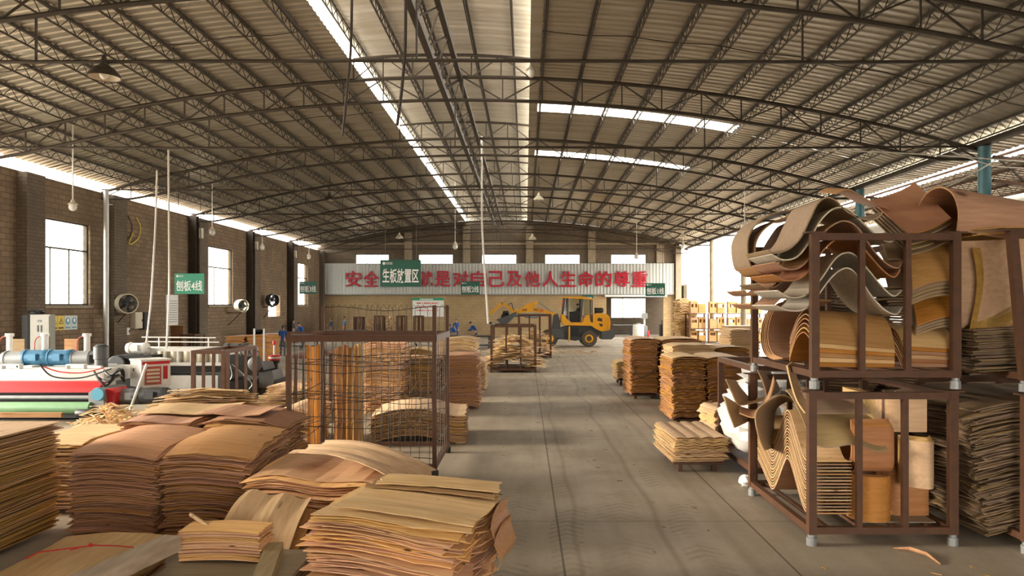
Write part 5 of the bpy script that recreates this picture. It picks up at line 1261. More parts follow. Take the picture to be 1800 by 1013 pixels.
# boards on the left wall, facing into the hall
def wall_panel(name, label, y0, y1, z0, z1, cols, group=None):
    t = thing(name, label, 'sign', (XL, (y0 + y1) / 2, z0), 0, group)
    n = len(cols)
    for k, m in enumerate(cols):
        a, b = y0 + (y1 - y0) * k / n, y0 + (y1 - y0) * (k + 1) / n
        p = MB().bb(XL, XL + .02, a + .008, b - .008, z0, z1).build('sign_panel', M[m], t)
        cy, cz, w_ = (a + b) / 2, z0 + (z1 - z0) * .62, (b - a) * .34
        if m == 'sy':
            MB().prism([(cy - w_, cz - w_ * .8), (cy + w_, cz - w_ * .8), (cy, cz + w_)], XL + .02, XL + .026, 'X').build('warning_triangle', M['letter_black'], p)
            MB().prism([(cy - w_ * .72, cz - w_ * .64), (cy + w_ * .72, cz - w_ * .64), (cy, cz + w_ * .72)], XL + .026, XL + .03, 'X').build('triangle_field', M['sy'], p)
            MB().bb(XL + .03, XL + .034, cy - .012, cy + .012, cz - w_ * .4, cz + w_ * .3).build('exclamation_mark', M['letter_black'], p)
        elif m == 'sw':
            MB().lathe([(w_, XL + .02), (w_, XL + .028)], (0, cy, cz), 20, 'X').build('mandatory_disc', M['sb'], p)
            MB().ball((XL + .03, cy, cz + .02), (.006, w_ * .5, w_ * .55), 10, 6).build('head_symbol', M['lettering'], p)
        q = MB()
        for j in range(4): q.bb(XL + .02, XL + .025, a + .05 + j * (b - a - .1) / 4, a + .05 + (j + .75) * (b - a - .1) / 4, z0 + .05, z0 + .11)
        q.build('text_marks', M['letter_black' if m == 'sy' else 'sb'], p)
    return t
wall_panel('safety_sign', 'row of two yellow and two blue safety signs on brick below the first window', 26.3, 27.85, 1.70, 2.22, ['sy', 'sy', 'sw', 'sw'])
t = thing('notice_board', 'tall white notice sheet on the brick wall between the hanging ropes', 'board', (XL, 35.3, 1.6)); MB().bb(XL + .005, XL + .03, 34.7, 35.9, 1.65, 3.1).build('panel', M['paper'], t)
mb = MB(); [mb.bb(XL + .03, XL + .034, 34.8, 35.8, 1.8 + .11 * k, 1.83 + .11 * k) for k in range(10)]; mb.build('text_lines', M['grey_m'], t)

# ================================================================== lamps
def dome_lamp(label, c, r, ztop, group='dome pendant lamps', m='lampshade'):
    t = thing('pendant_lamp', label, 'lamp', c, 0, group)
    pr = [(r, 0), (r * .93, r * .25), (r * .62, r * .62), (r * .3, r * .82), (r * .26, r * 1.15), (r * .16, r * 1.2), (r * .14, r * 1.45)]
    vs = MB().lathe([(r * .97, .01)] + pr, (0, 0, 0), 24); vs.f = vs.f[:-2] + vs.f[-1:]; vs.build('lamp_shade', M[m], t, 50, world=False)
    q = MB().lathe([(r * .94, .008), (r * .88, r * .24), (r * .58, r * .58), (r * .2, r * .78)], (0, 0, 0), 24); q.f = q.f[:-2] + q.f[-1:]; q.build('reflector', M['lampin'], t, 50, world=False)
    MB().ball((0, 0, r * .3), (r * .3, r * .3, r * .4), 12, 8).build('bulb', M['bulb'], t, 60, world=False)
    MB().tube([(0, 0, r * 1.4), (0, 0, ztop - c[2])], .018, 6).build('cord', M['wire'], t, world=False); return t
def globe_lamp(label, c, r, ztop, stem='pipe_white'):
    t = thing('pendant_lamp', label, 'lamp', c, 0, 'bulb pendant lamps')
    MB().ball((0, 0, 0), (r, r, r * 1.05), 16, 10).build('globe', M['bulb'], t, 60, world=False)
    MB().lathe([(r * 1.25, r * .7), (r * .6, r * 1.2), (r * .35, r * 1.9)], (0, 0, 0), 14).build('lamp_holder', M['cream'], t, 50, world=False)
    MB().tube([(0, 0, r * 1.8), (0, 0, ztop - c[2])], .02, 6).build('stem', M[stem], t, world=False); return t
dome_lamp('large dark dome lamp hanging at the upper left', P(183, 137, 13.9), .29, 7.28)
for lab, px, py, Y, r in (('small dark dome lamp above the line 3 sign', 580, 352, 37.2, .27), ('tan dome lamp just right of the ridge opening', 947, 352, 37.2, .27), ('dome lamp over the top left of the right plywood racks', 1345, 358, 37.2, .3), ('faint dome lamp high on the back wall, left', 702, 419, 55, .3), ('faint dome lamp high on the back wall, right', 936, 421, 57, .3), ('faint dome lamp near the far right roof corner', 1200, 418, 50, .3)):
    x, y, z = P(px, py, Y); dome_lamp(lab, (x, y, z), r, roof_z(x) - .01, m='lampshade' if px < 600 else 'cream')
for lab, px, py, Y, r, ztop in (('white globe lamp hanging at the right edge of the ridge opening', 934, 128, 21.3, .13, None), ('white bulb lamp hanging before the first left window', 128, 364, 23, .12, None), ('white bulb lamp hanging before the second left window', 373, 409, 33, .13, None), ('white bulb lamp on a long stem over the slogan', 800, 434, 44.9, .16, None), ('white bulb lamp over the third column on the left', 461, 436, 45, .14, None), ('white bulb lamp over the right end of the slogan', 1119, 452, 46, .14, None), ('white bulb lamp near the far right corner pillar', 1201, 434, 52, .16, None), ('white bulb lamp above the last left window', 543, 452, 55, .14, None)):
    x, y, z = P(px, py, Y); globe_lamp(lab, (x, y, z), r, ztop or (mon_z(x) if MON_L < x < MON_R + .2 else roof_z(x)) - .01)
x, y, z = P(1309, 401, 34); t = thing('pendant_lamp', 'white bucket shaped lamp left of the right plywood racks', 'lamp', (x, y, z), 0, 'bulb pendant lamps')
MB().lathe([(.14, -.2), (.18, -.15), (.18, .15), (.06, .2)], (0, 0, 0), 14).build('lamp_body', M['cream'], t, 40, world=False); MB().tube([(0, 0, .2), (0, 0, roof_z(x) - .01 - z)], .02, 6).build('stem', M['pipe_white'], t, world=False)
# ropes and hoses hanging from the roof
def rope(name, label, pts, r, m, cat='rope'):
    mb = MB().tube(smooth_poly([tuple(p) for p in pts], 6), r, 6); o = mb.build(name, M[m], loc=tuple(pts[-1]), smooth=60); tag(o, label, cat, 'hanging ropes')
rope('rope', 'thick pale rope hanging straight before the white notice sheet', [P(296, 264, 21.4), P(297, 400, 21.3), P(297, 520, 21.2), P(291, 640, 21.0), P(288, 686, 20.9)], .027, 'rope')
rope('rope', 'white cable hanging slightly slanted left of the thick rope', [P(276, 300, 21.4), P(273, 400, 21.4), P(266, 520, 21.3), P(262, 560, 21.2), P(257, 606, 21.0)], .026, 'rope')
rope('rope', 'pale hose slanting down to the nearer torn veneer rack', [(PX(847, 30.5), 30.5, 9.6), P(847, 380, 30.5), P(849, 430, 30.3), P(854, 510, 29.6), P(858, 570, 28.8)], .045, 'rope')
rope('rope', 'dark rope dangling at the upper middle, leftmost of three', [(PX(620, 10.5), 10.5, 9.3), P(618, 40, 10.5), P(611, 150, 10.5), P(602, 238, 10.5)], .02, 'wire')
rope('rope', 'dark rope curving down over the ridge opening at the top', [(PX(714, 10.5), 10.5, 9.3), P(713, 40, 10.5), P(708, 140, 10.5), P(698, 221, 10.5)], .024, 'wire')
rope('rope', 'cord slanting from the teal column toward the right racks', [P(1750, 282, 20.6), P(1660, 330, 17), P(1560, 345, 15)], .02, 'rope')
rope('rope', 'pair of pale cables strung along the right eave, upper', [P(1370, 264, 21), P(1560, 268, 20.9), P(1800, 284, 20.6)], .02, 'rope')
rope('rope', 'pair of pale cables strung along the right eave, lower', [P(1660, 262, 20.7), P(1740, 290, 20.4), P(1800, 296, 20.3)], .016, 'rope')
# ================================================================== left wall equipment
mb = MB().tube([(XL + .45, 29.0, 0), (XL + .45, 29.0, 7.1)], .10, 14); tag(mb.build('downpipe', M['pipe'], loc=(XL + .45, 29, 0), smooth=50), 'shiny galvanised standpipe on the brick wall right of the first window', 'pipe')
mb = MB().tube([(XL + .3, 29.35, 2.0), (XL + .3, 29.35, 6.6), (XL + .2, 30.6, 6.75)], .03, 8); tag(mb.build('conduit', M['pipe_white'], loc=(XL + .3, 29.35, 2)), 'thin white conduit beside the galvanised standpipe', 'pipe')
for i, (y, w_) in enumerate(((37.2, .3), (44.9, .34), (52.5, .34))):
    mb = MB(); mb.bb(XL, XL + .4, y - .16, y - .13, 0, 7.1); mb.bb(XL, XL + .4, y + .13, y + .16, 0, 7.1); mb.bb(XL + .18, XL + .22, y - .13, y + .13, 0, 7.1)
    struct('trim_%d' % (i + 40), mb, M['truss'], 'dark steel column on the left wall')
    mb = MB(); mb.bb(XL + .41, XL + .55, y + .1, y + .34, 6.0, 6.5); tag(mb.build('wall_lamp', M['cream'], loc=(XL + .48, y, 6.2)), 'pale box lamp on the %s dark column of the left wall' % ORD[i], 'lamp', 'column box lamps')
def drum_fan(label, c, r, yaw, m='cream', zb=None):
    t = thing('drum_fan', label, 'fan', c, 0, 'wall fans'); A = Matrix.Rotation(yaw, 4, 'Z')
    q = MB().lathe([(r * .92, -.2), (r, -.2), (r * 1.04, 0), (r, .2), (r * .92, .2), (r * .9, 0)], (0, 0, 0), 24, 'Y'); q.f = q.f[:-2]; q.xf(A).build('drum', M[m], t, 40, world=False)
    q = MB()
    for k in range(5):
        a = 2 * PI * k / 5; q.sheet(lambda u, v: (math.cos(a) * r * (.15 + .7 * u) - math.sin(a) * r * .4 * (v - .5), .1 * (v - .5), math.sin(a) * r * (.15 + .7 * u) + math.cos(a) * r * .4 * (v - .5)), 3, 2, .008)
    q.xf(A).build('fan_blades', M['dgrey'], t, world=False)
    MB().lathe([(.07, -.12), (.09, -.05), (.09, .12)], (0, 0, 0), 12, 'Y').xf(A).build('motor', M['dgrey'], t, world=False)
    q = MB()
    for k in range(3): a = PI * k / 3; q.tube([(math.cos(a) * r, -.19, math.sin(a) * r), (-math.cos(a) * r, -.19, -math.sin(a) * r)], .01, 4)
    for s in (.35, .65): q.tube([(math.cos(2 * PI * k / 20) * r * s, -.19, math.sin(2 * PI * k / 20) * r * s) for k in range(21)], .008, 4)
    q.xf(A).build('guard', M['dgrey'], t, world=False)
    q = MB(); q.bar((0, 0, -r - .03), (XL - c[0] + .0, 0, -r - .03), .06, .05); q.bar((0, .3, -r - .03), (XL - c[0], .3, -r - .03), .06, .05); q.bar((0, -.05, -r - .03), (0, .35, -r - .03), .05)
    q.bar((-.1, .1, -r - .05), (XL - c[0], .1, -r - .75), .04); q.build('bracket', M['rust'], t, world=False); return t
drum_fan('white drum fan on a bracket right of the galvanised standpipe', (XL + .75, 29.9, PZ(534, 29.9)), .40, R(50))
drum_fan('white drum fan on a bracket under the second left window', (XL + .8, 41.9, PZ(538, 41.9)), .36, R(55))
drum_fan('dark drum fan on a bracket before the bright vent opening', (XL + .6, 47.6, PZ(528, 47.6)), .40, R(60), 'dgrey')
def ebox(label, y0, y1, z0, z1, m, d=.22, cat='electrical box', name='electrical_box'):
    t = thing(name, label, cat, (XL + d / 2, (y0 + y1) / 2, z0), 0, 'wall boxes')
    MB().bb(XL, XL + d, y0, y1, z0, z1).build('housing', M[m], t); MB().bb(XL + d, XL + d + .015, y0 + .03, y1 - .03, z0 + .03, z1 - .03).build('door', M[m], t)
    MB().bb(XL + d + .015, XL + d + .04, y1 - .09, y1 - .06, (z0 + z1) / 2 - .05, (z0 + z1) / 2 + .05).build('latch', M['black'], t)
ebox('pale electrical box on brick right of the first drum fan', 31.6, 32.2, 1.6, 2.3, 'cream'); ebox('dark electrical box next to the pale one on the brick wall', 32.3, 32.9, 1.55, 2.3, 'black')
ebox('small pale junction box left of the second window', 37.9, 38.5, 2.3, 2.8, 'cream', .15); ebox('small white socket box low on the brick wall below the fan', 31.0, 31.35, 1.35, 1.65, 'white_m', .12)
t = thing('locker', 'tall grey metal cabinet standing left of the safety signs', 'cabinet', (PX(70, 22.5), 22.7, 0)); a, b = PX(53, 22.4), PX(88, 22.4)
MB().bb(a, b, 22.4, 22.65, .05, 2.32).build('body', M['locker'], t); MB().bb(a + .03, b - .03, 22.44, 22.62, 0, .05).build('plinth', M['dgrey'], t)
for k in range(2):
    z0 = .1 + 1.1 * k; p = MB().bb(a + .02, b - .02, 22.375, 22.4, z0, z0 + 1.08).build('door', M['locker'], t)
    for j in (-1, 1): MB().bb((a + b) / 2 + .05 * j - .015, (a + b) / 2 + .05 * j + .015, 22.35, 22.375, z0 + .6, z0 + .8).build('handle', M['dgrey'], p)
    MB().bb((a + b) / 2 - .06, (a + b) / 2 + .06, 22.365, 22.375, z0 + .9, z0 + .96).build('vent_slots', M['dgrey'], p)
crumple('cloth_bundle', 'dark bundle lying on top of the grey cabinet', (PX(62, 22.5), 22.53, 2.39), (.25, .11, .08), 'black', 8, cat='bundle')
MB_ = MB().bb(PX(42, 23.4), PX(52, 23.4), 23.3, 23.9, 0, 2.3); tag(MB_.build('dark_filler_box', M['black'], loc=(PX(47, 23.4), 23.5, 0)), 'added dark box standing in for the dark strip just left of the grey cabinet', 'cabinet')  # plain box added to darken the gap beside the locker
for i, (px0, px1, py, Y, m, lab) in enumerate(((113, 137, 596, 20.3, 'veneer', 'small plywood board standing behind the white air cylinder'), (12, 43, 596, 21.5, 'veneer_dark', 'dull board standing left behind the machine motors'), (300, 322, 573, 34, 'veneer_brown', 'brown board leaning at the wall below the notice sheet'))):
    mb = MB().bb(PX(px0, Y), PX(px1, Y), Y, Y + .03, 0.0, PZ(py, Y)); tag(mb.build('board', M[m], loc=(PX((px0 + px1) / 2, Y), Y, 0)), lab, 'board')
rack('small dark red rack below the white notice sheet', PX(318, 33), PX(342, 33), 33, 34, 1.3, None, 1)
# dangling coiled cables on the brick wall
for k, (y, m) in enumerate(((31.3, 'wire'), (32.0, 'sy'))):
    mb = MB().tube(smooth_poly([(XL + .06, y, 6.4), (XL + .08, y + .3, 6.0), (XL + .08, y + .1, 5.5), (XL + .07, y - .6, 5.2), (XL + .06, y - .3, 5.7)], 6), .025, 6)
    tag(mb.build('cable', M[m], loc=(XL + .07, y, 5.5)), ['dark cable looped high on the brick wall', 'yellow cable looped high on the brick wall'][k], 'cable')
# ================================================================== veneer line machines on the left
def motor(name, c, r, L, m, parent, axis='X', fins=True):
    pr = [(r * .3, -L * .62), (r * .9, -L * .6), (r * .95, -L * .45), (r * 1.12, -L * .44), (r * 1.12, -L * .38), (r, -L * .37), (r, L * .3), (r * 1.06, L * .31), (r * 1.06, L * .5), (r * .9, L * .56), (r * .15, L * .57), (r * .15, L * .75)]
    o = MB().lathe(pr, c, 20, axis).build(name, M[m], parent, 40)
    if fins and axis == 'X':
        MB().bb(c[0] - L * .12, c[0] + L * .18, c[1] - r - .07, c[1] - r * .7, c[2] - .06, c[2] + .1).build('terminal_box', M[m], o)
    return o
Y = 17.0
t = thing('veneer_machine', 'long veneer machine with red guard and green roller at the left edge', 'machine', (PX(60, Y), 17.6, 0))
xa, xb = -14.0, PX(176, Y)
MB().bb(xa, xb, 17.15, 18.5, .80, 1.12).build('bench', M['white_m'], t)
MB().prism([(16.95, .60), (17.2, .60), (17.2, .86), (17.05, .84), (16.95, .70)], xa, PX(177, Y), 'X').build('red_guard', M['red'], t)
MB().tube([(xa, 16.85, .50), (PX(165, 16.85), 16.85, .50)], .05, 12).build('steel_roller', M['grey_m'], t, 40)
MB().lathe([(.13, xa), (.13, PX(160, 16.6))], (0, 16.6, .30), 18, 'X').build('green_roller', M['green_roll'], t, 40)
MB().lathe([(.08, PX(140, 16.4)), (.09, PX(141, 16.4)), (.09, PX(165, 16.4))], (0, 16.3, .22), 14, 'X').build('shaft_end', M['black'], t, 40)
MB().bb(xa, PX(160, Y), 16.75, 18.4, .05, .16).build('base_beam', M['dgrey'], t); MB().bb(xa, xb - .1, 17.3, 18.4, .16, .60).build('dark_body', M['black'], t)
MB().prism(pp([(160, 690), (172, 682), (184, 684), (188, 718), (180, 727), (160, 722)], 16.7), 16.6, 17.6, 'Y').build('end_frame', M['grey_m'], t)
MB().lathe([(.14, -.03), (.15, 0), (.1, .02)], (PX(171, 16.55), 16.57, PZ(693, 16.6)), 18, 'Y').build('bearing_cover', M['sb'], t, 40)
MB().prism(pp([(184, 684), (201, 683), (206, 690), (203, 708), (198, 718), (188, 716)], 16.8), 16.75, 17.3, 'Y').build('red_coupling_guard', M['red'], t)
motor('gear_motor', (PX(232, 17), 17.1, PZ(697, 17)), .17, .8, 'grey_m', t)
motor('side_motor', (PX(268, 17), 17.0, PZ(695, 17)), .17, .7, 'dgrey', t)
MB().bb(PX(206, 17), PX(290, 17), 16.9, 17.4, 0, .33).build('motor_plinth', M['cream'], t)
for k, px in enumerate((8, 27, 118, 150)): MB().bb(PX(px - 14, 17.3), PX(px + 14, 17.3), 17.6, 18.3, 1.12, 1.16).build('motor_plate', M['white_m'], t)
for px0, px1 in ((3, 36), (117, 149)):
    mb = MB(); a, b = PX(px0, 17.2), PX(px1, 17.2); mb.bb(a, b, 17.16, 17.3, 1.20, 1.23); mb.bb(a, a + .03, 17.16, 17.3, 1.12, 1.2); mb.bb(b - .03, b, 17.16, 17.3, 1.12, 1.2); mb.build('channel', M['white_m'], t)
motor('gearbox', (PX(28, 18), 18.0, 1.30), .18, .5, 'grey_m', t, fins=False); motor('blue_motor', (PX(66, 18), 18.0, 1.33), .185, .62, 'blue_m', t); motor('blue_motor', (PX(108, 18), 18.0, 1.33), .185, .6, 'blue_m', t); motor('gearbox', (PX(144, 18), 18.0, 1.32), .17, .44, 'grey_m', t, fins=False)
MB().lathe([(.11, 0), (.11, .2)], (PX(162, 18), 18.0, 1.2), 12).build('coupling', M['black'], t)
for px in (17, 79, 153):
    o = MB().lathe([(.085, 1.16), (.085, 1.2), (.07, 1.21), (.07, 1.82), (.1, 1.83), (.1, 1.9), (.03, 1.9)], (PX(px, 18.4), 18.4, 0), 16).build('air_cylinder', M['white_m'], t, 40)
    MB().tube(smooth_poly([(PX(px - 2, 18.4), 18.38, 1.85), (PX(px - 12, 18.4), 18.3, 1.75), (PX(px - 13, 18.4), 18.3, 1.35), (PX(px - 9, 18.4), 18.3, 1.15)], 5), .014, 5).build('air_hose', M['cloth_red'], o)
MB().lathe([(.14, 1.1), (.15, 1.3), (.17, 1.31), (.17, 1.6), (.1, 1.66)], (PX(178, 17.8), 17.8, 0), 16).build('upright_motor', M['dgrey'], t, 40)
for k in range(4):
    a = random.Random(k).uniform(-.1, .1)
    MB().tube(smooth_poly([(PX(170 + 8 * k, 17.2), 17.1, 1.0 + a), (PX(195 + 6 * k, 17.2), 16.95, .75 + .1 * k), (PX(215 + 3 * k, 17.4), 17.2, 1.05 - a), (PX(222, 17.6), 17.5, .8)], 5), .025, 6).build('hose', M['black'], t)
MB().tube(smooth_poly([(PX(75, 17), 16.9, 1.25), (PX(100, 17), 16.85, .98), (PX(150, 17), 16.85, .95), (PX(200, 17), 16.9, 1.15)], 6), .018, 6).build('hose', M['black'], t)
MB().tube(smooth_poly([(PX(80, 17), 16.92, 1.2), (PX(110, 17), 16.9, 1.08), (PX(150, 17), 16.9, 1.06), (PX(185, 17), 16.95, 1.17)], 6), .015, 6).build('hose', M['red'], t)
MB().ball((PX(2, 16.2), 16.0, .33), .09, 12, 8).build('red_knob', M['red'], t, 60); MB().bar((PX(-20, 16.2), 16.2, .2), (PX(110, 16.2), 16.2, .2), .1, .1).build('front_rail', M['veneer'], t)
for px in (-90, -20, 60, 140): MB().bb(PX(px, Y) - .06, PX(px, Y) + .06, 17.3, 18.3, 0, .16).build('leg', M['dgrey'], t)
# control box
cx = PX(257, 18.0)
t = thing('control_box', 'white control cabinet with red trim and red panel beside the veneer machine', 'control box', (cx, 18.2, 0), R(-42))
MB().bb(-.34, .34, -.34, .34, .62, 1.25).build('housing', M['white_m'], t, world=False); MB().bb(-.36, .36, -.36, .36, 1.25, 1.29).build('red_top', M['white_m'], t, world=False)
MB().bb(.06, .36, -.365, -.36 + .02, 1.16, 1.25).build('red_trim', M['red'], t, world=False) if False else None
MB().bb(.341, .355, -.32, .32, 1.17, 1.24).build('red_trim', M['red'], t, world=False)
MB().bb(.341, .355, -.26, .12, .68, 1.12).build('red_panel', M['cloth_red'], t, world=False)
for j in range(4): MB().bb(.355, .36, -.22, .08, .74 + .09 * j, .79 + .09 * j).build('panel_label', M['cream'], t, world=False)
MB().bb(.341, .355, .17, .27, .8, 1.12).build('red_strip', M['red'], t, world=False)
MB().lathe([(.06, -.37), (.07, -.35), (.07, -.34)], (-.05, 0, 1.03), 16, 'Y').build('dial', M['cream'], t, 40, world=False); MB().lathe([(.045, -.375), (.045, -.37)], (-.05, 0, 1.03), 14, 'Y').build('dial_face', M['black'], t, world=False)
MB().bb(-.16, .16, -.16, .16, 0, .62).build('pedestal', M['cream'], t, world=False)
mb = MB().tube([P(258, 640, 16.9), P(240, 690, 16.7), P(228, 722, 16.6)], .03, 8); tag(mb.build('pole', M['rope'], loc=P(228, 722, 16.6)), 'pale pole leaning against the white control cabinet', 'pole')
# second machine: white frame with cream rolls
Y = 20.8
t = thing('veneer_machine', 'white framed machine with a row of cream rolls behind the control cabinet', 'machine', (PX(330, Y), 21.4, 0))
xa, xb = PX(236, Y), PX(388, Y)
for z in (1.30, .90): MB().bb(xa, xb, Y, Y + .08, z, z + .09).build('frame_beam', M['white_m'], t)
MB().bb(xa, xb, Y + .9, Y + .98, .9, 1.39).build('rear_beam', M['white_m'], t)
for k in range(7):
    x = xa + .1 + (xb - xa - .2) * k / 6; MB().bb(x - .025, x + .025, Y, Y + .07, .99, 1.30).build('frame_post', M['white_m'], t)
    if k < 6: MB().lathe([(.15, .95), (.17, 1.0), (.17, 1.28), (.15, 1.32)], (x + .19, Y + .35, 0), 16).build('roll', M['cream'], t, 40)
MB().bb(xa, xb, Y + .1, Y + 1.2, .70, .88).build('dark_bed', M['black'], t); MB().bb(xa, xb + .2, Y + .05, Y + 1.3, .0, .62).build('lower_cover', M['white_m'], t)
for dz, dx in ((1.55, 0), (1.68, -.1)): MB().tube([(xa + dx, Y + .6, dz), (xb - .3 + dx, Y + .6, dz - .02)], .02, 6).build('top_rail', M['pipe_white'], t)
for x in (xa + .4, xb - .6): MB().tube([(x, Y + .6, 1.39), (x, Y + .6, 1.66)], .02, 6).build('rail_post', M['pipe_white'], t)
motor('white_motor', (PX(246, Y), Y - .1, PZ(612, Y)), .15, .5, 'white_m', t); MB().bb(PX(216, Y), PX(280, Y), Y - .4, Y + .3, 1.12, 1.22).build('motor_shelf', M['black'], t)
MB().bb(PX(216, Y), PX(262, Y), Y - .35, Y + .3, .0, 1.12).build('drive_housing', M['black'], t)
MB().lathe([(.22, -.06), (.24, -.04), (.24, .04), (.2, .06)], (PX(220, Y), Y - .42, .98), 20, 'Y').build('pulley', M['dgrey'], t, 40)
for px in (296, 313): MB().bb(PX(px, 19.6) - .02, PX(px, 19.6) + .02, 19.6, 19.64, 0, .38).build('barrier_post', M['black'], t)
MB().tube(smooth_poly([(PX(296, 19.6), 19.62, .37), (PX(304, 19.6), 19.62, .16), (PX(313, 19.6), 19.62, .37)], 6), .015, 5).build('barrier_chain', M['black'], t)
# black drive unit
Y = 20.3
t = thing('drive_unit', 'black machine drive with two grey motors right of the white framed machine', 'machine', (PX(430, Y), Y + .5, 0))
MB().prism(pp([(383, 692), (383, 655), (398, 650), (398, 690)], Y), Y, Y + 1.2, 'Y').build('side_panel', M['dgrey'], t)
MB().bb(PX(398, Y), PX(482, Y), Y + .1, Y + 1.2, .0, .55).build('base', M['black'], t)
MB().prism(pp([(396, 625), (425, 622), (440, 640), (458, 640), (462, 652), (452, 662), (432, 660), (415, 650), (398, 650)], Y), Y + .05, Y + 1.0, 'Y').build('tilted_housing', M['black'], t)
MB().prism(pp([(455, 655), (478, 652), (482, 668), (478, 682), (455, 682)], Y), Y, Y + .8, 'Y').build('gear_housing', M['dgrey'], t)
MB().prism(pp([(400, 672), (440, 668), (455, 675), (455, 690), (400, 692)], Y), Y - .1, Y + .1, 'Y').build('front_block', M['black'], t)
motor('drive_motor', (PX(410, Y), Y + .3, PZ(612, Y)), .12, .6, 'dgrey', t); motor('drive_motor', (PX(432, Y), Y + .2, PZ(619, Y)), .17, .4, 'grey_m', t)
MB().lathe([(.17, -.04), (.2, -.02), (.2, .04)], (PX(449, Y), Y - .02, PZ(640, Y)), 18, 'Y').build('pulley', M['dgrey'], t, 40)
for pts in ([(401, 632), (408, 660), (398, 680), (415, 696)], [(408, 640), (430, 660), (443, 675), (438, 684)]): MB().tube(smooth_poly([P(a, b, Y - .15) for a, b in pts], 6), .014, 6).build('cable', M['grey_m'], t)
for k, px in enumerate((447, 464)):
    mb = MB().tube([P(px, 578, 24), (PX(px, 24), 24, 0)], .03, 8); tag(mb.build('pole', M['pipe_white'], loc=(PX(px, 24), 24, 0)), ['thin white upright pole before the orange stacks, left of two', 'thin white upright pole before the orange stacks, right of two'][k], 'pole')
t = thing('signal_pole', 'slim white signal pole with red cap left of the wire cage', 'pole', (PX(481, 22), 22, 0)); MB().tube([(PX(481, 22), 22, 0), (PX(482, 22), 22, 1.42)], .03, 8).build('pole', M['white_m'], t); MB().lathe([(.05, 1.42), (.06, 1.5), (.03, 1.56)], (PX(482, 22), 22, 0), 10).build('red_cap', M['red'], t, 40)
t = thing('bucket', 'red and white bucket standing behind the black drive unit', 'bucket', (PX(470, 21), 21.2, 0)); MB().lathe([(.10, .0), (.10, .9), (.14, .92), (.15, 1.0)], (PX(470, 21), 21.6, 0), 14).build('stand', M['black'], t, 40); MB().lathe([(.15, 1.0), (.17, 1.13), (.17, 1.15)], (PX(470, 21), 21.6, 0), 14).build('pail', M['red'], t, 40); MB().lathe([(.172, 1.05), (.178, 1.10)], (PX(470, 21), 21.6, 0), 14).build('white_band', M['white_m'], t, 40)
# benches in the background
def bench(label, px0, px1, Y, D, z, m='black', name='work_bench', zt=.07):
    t = thing(name, label, 'bench', (PX((px0 + px1) / 2, Y), Y + D / 2, 0), 0, 'work benches'); a, b = PX(px0, Y), PX(px1, Y)
    MB().bb(a, b, Y, Y + D, z - zt, z).build('top', M[m], t)
    for x in (a + .1, b - .1):
        for y in (Y + .08, Y + D - .08): MB().bb(x - .04, x + .04, y - .04, y + .04, 0, z - zt).build('leg', M['dgrey'], t)
    MB().bb(a + .14, b - .14, Y + .1, Y + .16, .2, .3).build('lower_rail', M['dgrey'], t)
bench('long dark conveyor bench in front of the far left workers', 440, 560, 42.5, 1.4, .95); bench('dark conveyor bench before the two workers at the far wall', 560, 640, 53.5, 1.4, .78, 'dgrey')
bench('dark bench before the three workers right of the cage', 770, 862, 43.6, 1.3, .80); bench('dark low bench under the rear window in the recess', 1078, 1112, 63.5, .8, .9, 'dgrey')
crumple('cloth_bundle', 'dark round bundle on the far conveyor bench', (PX(455, 43), 43.0, 1.08), (.35, .3, .13), 'black', 9, cat='bundle')
scraps('wood_blocks', 'heap of brown wood blocks between the far racks by the tan wall', 260, (PX(672, 57), 57.3, .0), (2.5, .9, 1.75), .6, M['veneer'], 21, .3, None, .14)
for k, px in enumerate((630, 666, 705, 735)): rack('brown log rack by the tan back wall, %s from left' % ORD[k], PX(px - 7, 55.6), PX(px + 7, 55.6), 55.6, 56.2, PZ(555 if k != 0 else 557, 55.6), 'log racks', 1, th=.12)
scraps('veneer_strips', 'torn pale veneers lying before the log racks', 120, (PX(655, 30), 30.5, 0), (1.0, .7, 1.0), 1.2, M['scrap'], 22, .06, None, .12)
# recess by the rear window
t = thing('barrel', 'white barrel standing in the recess right of the loader', 'barrel', (PX(1122, 60), 60.0, 0)); MB().lathe([(.42, 0), (.45, .05), (.46, .5), (.45, 1.0), (.42, 1.05)], (PX(1122, 60), 60, 0), 18).build('body', M['white_m'], t, 40); MB().lathe([(.2, 1.05), (.2, 1.12), (.1, 1.14)], (PX(1122, 60), 60, 0), 12).build('lid', M['grey_m'], t, 40)
t = thing('drill_press', 'pale upright machine beside the white barrel in the recess', 'machine', (PX(1133, 61.5), 61.6, 0)); MB().bb(PX(1129, 61.5), PX(1138, 61.5), 61.4, 61.9, 0, .9).build('base', M['grey_m'], t); MB().tube([(PX(1133, 61.5), 61.65, .9), (PX(1133, 61.5), 61.65, 2.2)], .09, 10).build('column', M['white_m'], t); MB().bb(PX(1128, 61.5), PX(1138, 61.5), 61.35, 61.95, 1.5, 1.95).build('head', M['grey_m'], t)
t = thing('machine_block', 'dark workshop machine next to the corner pillar in the recess', 'machine', (PX(1168, 62), 62.0, 0)); MB().bb(PX(1160, 62), PX(1176, 62), 61.7, 62.4, 0, 1.0).build('base', M['dgrey'], t); MB().bb(PX(1163, 62), PX(1172, 62), 61.8, 62.3, 1.0, 1.35).build('head', M['black'], t); MB().lathe([(.16, -.1), (.2, 0), (.16, .1)], (PX(1166, 62), 61.65, .7), 14, 'Y').build('flywheel', M['black'], t, 40)
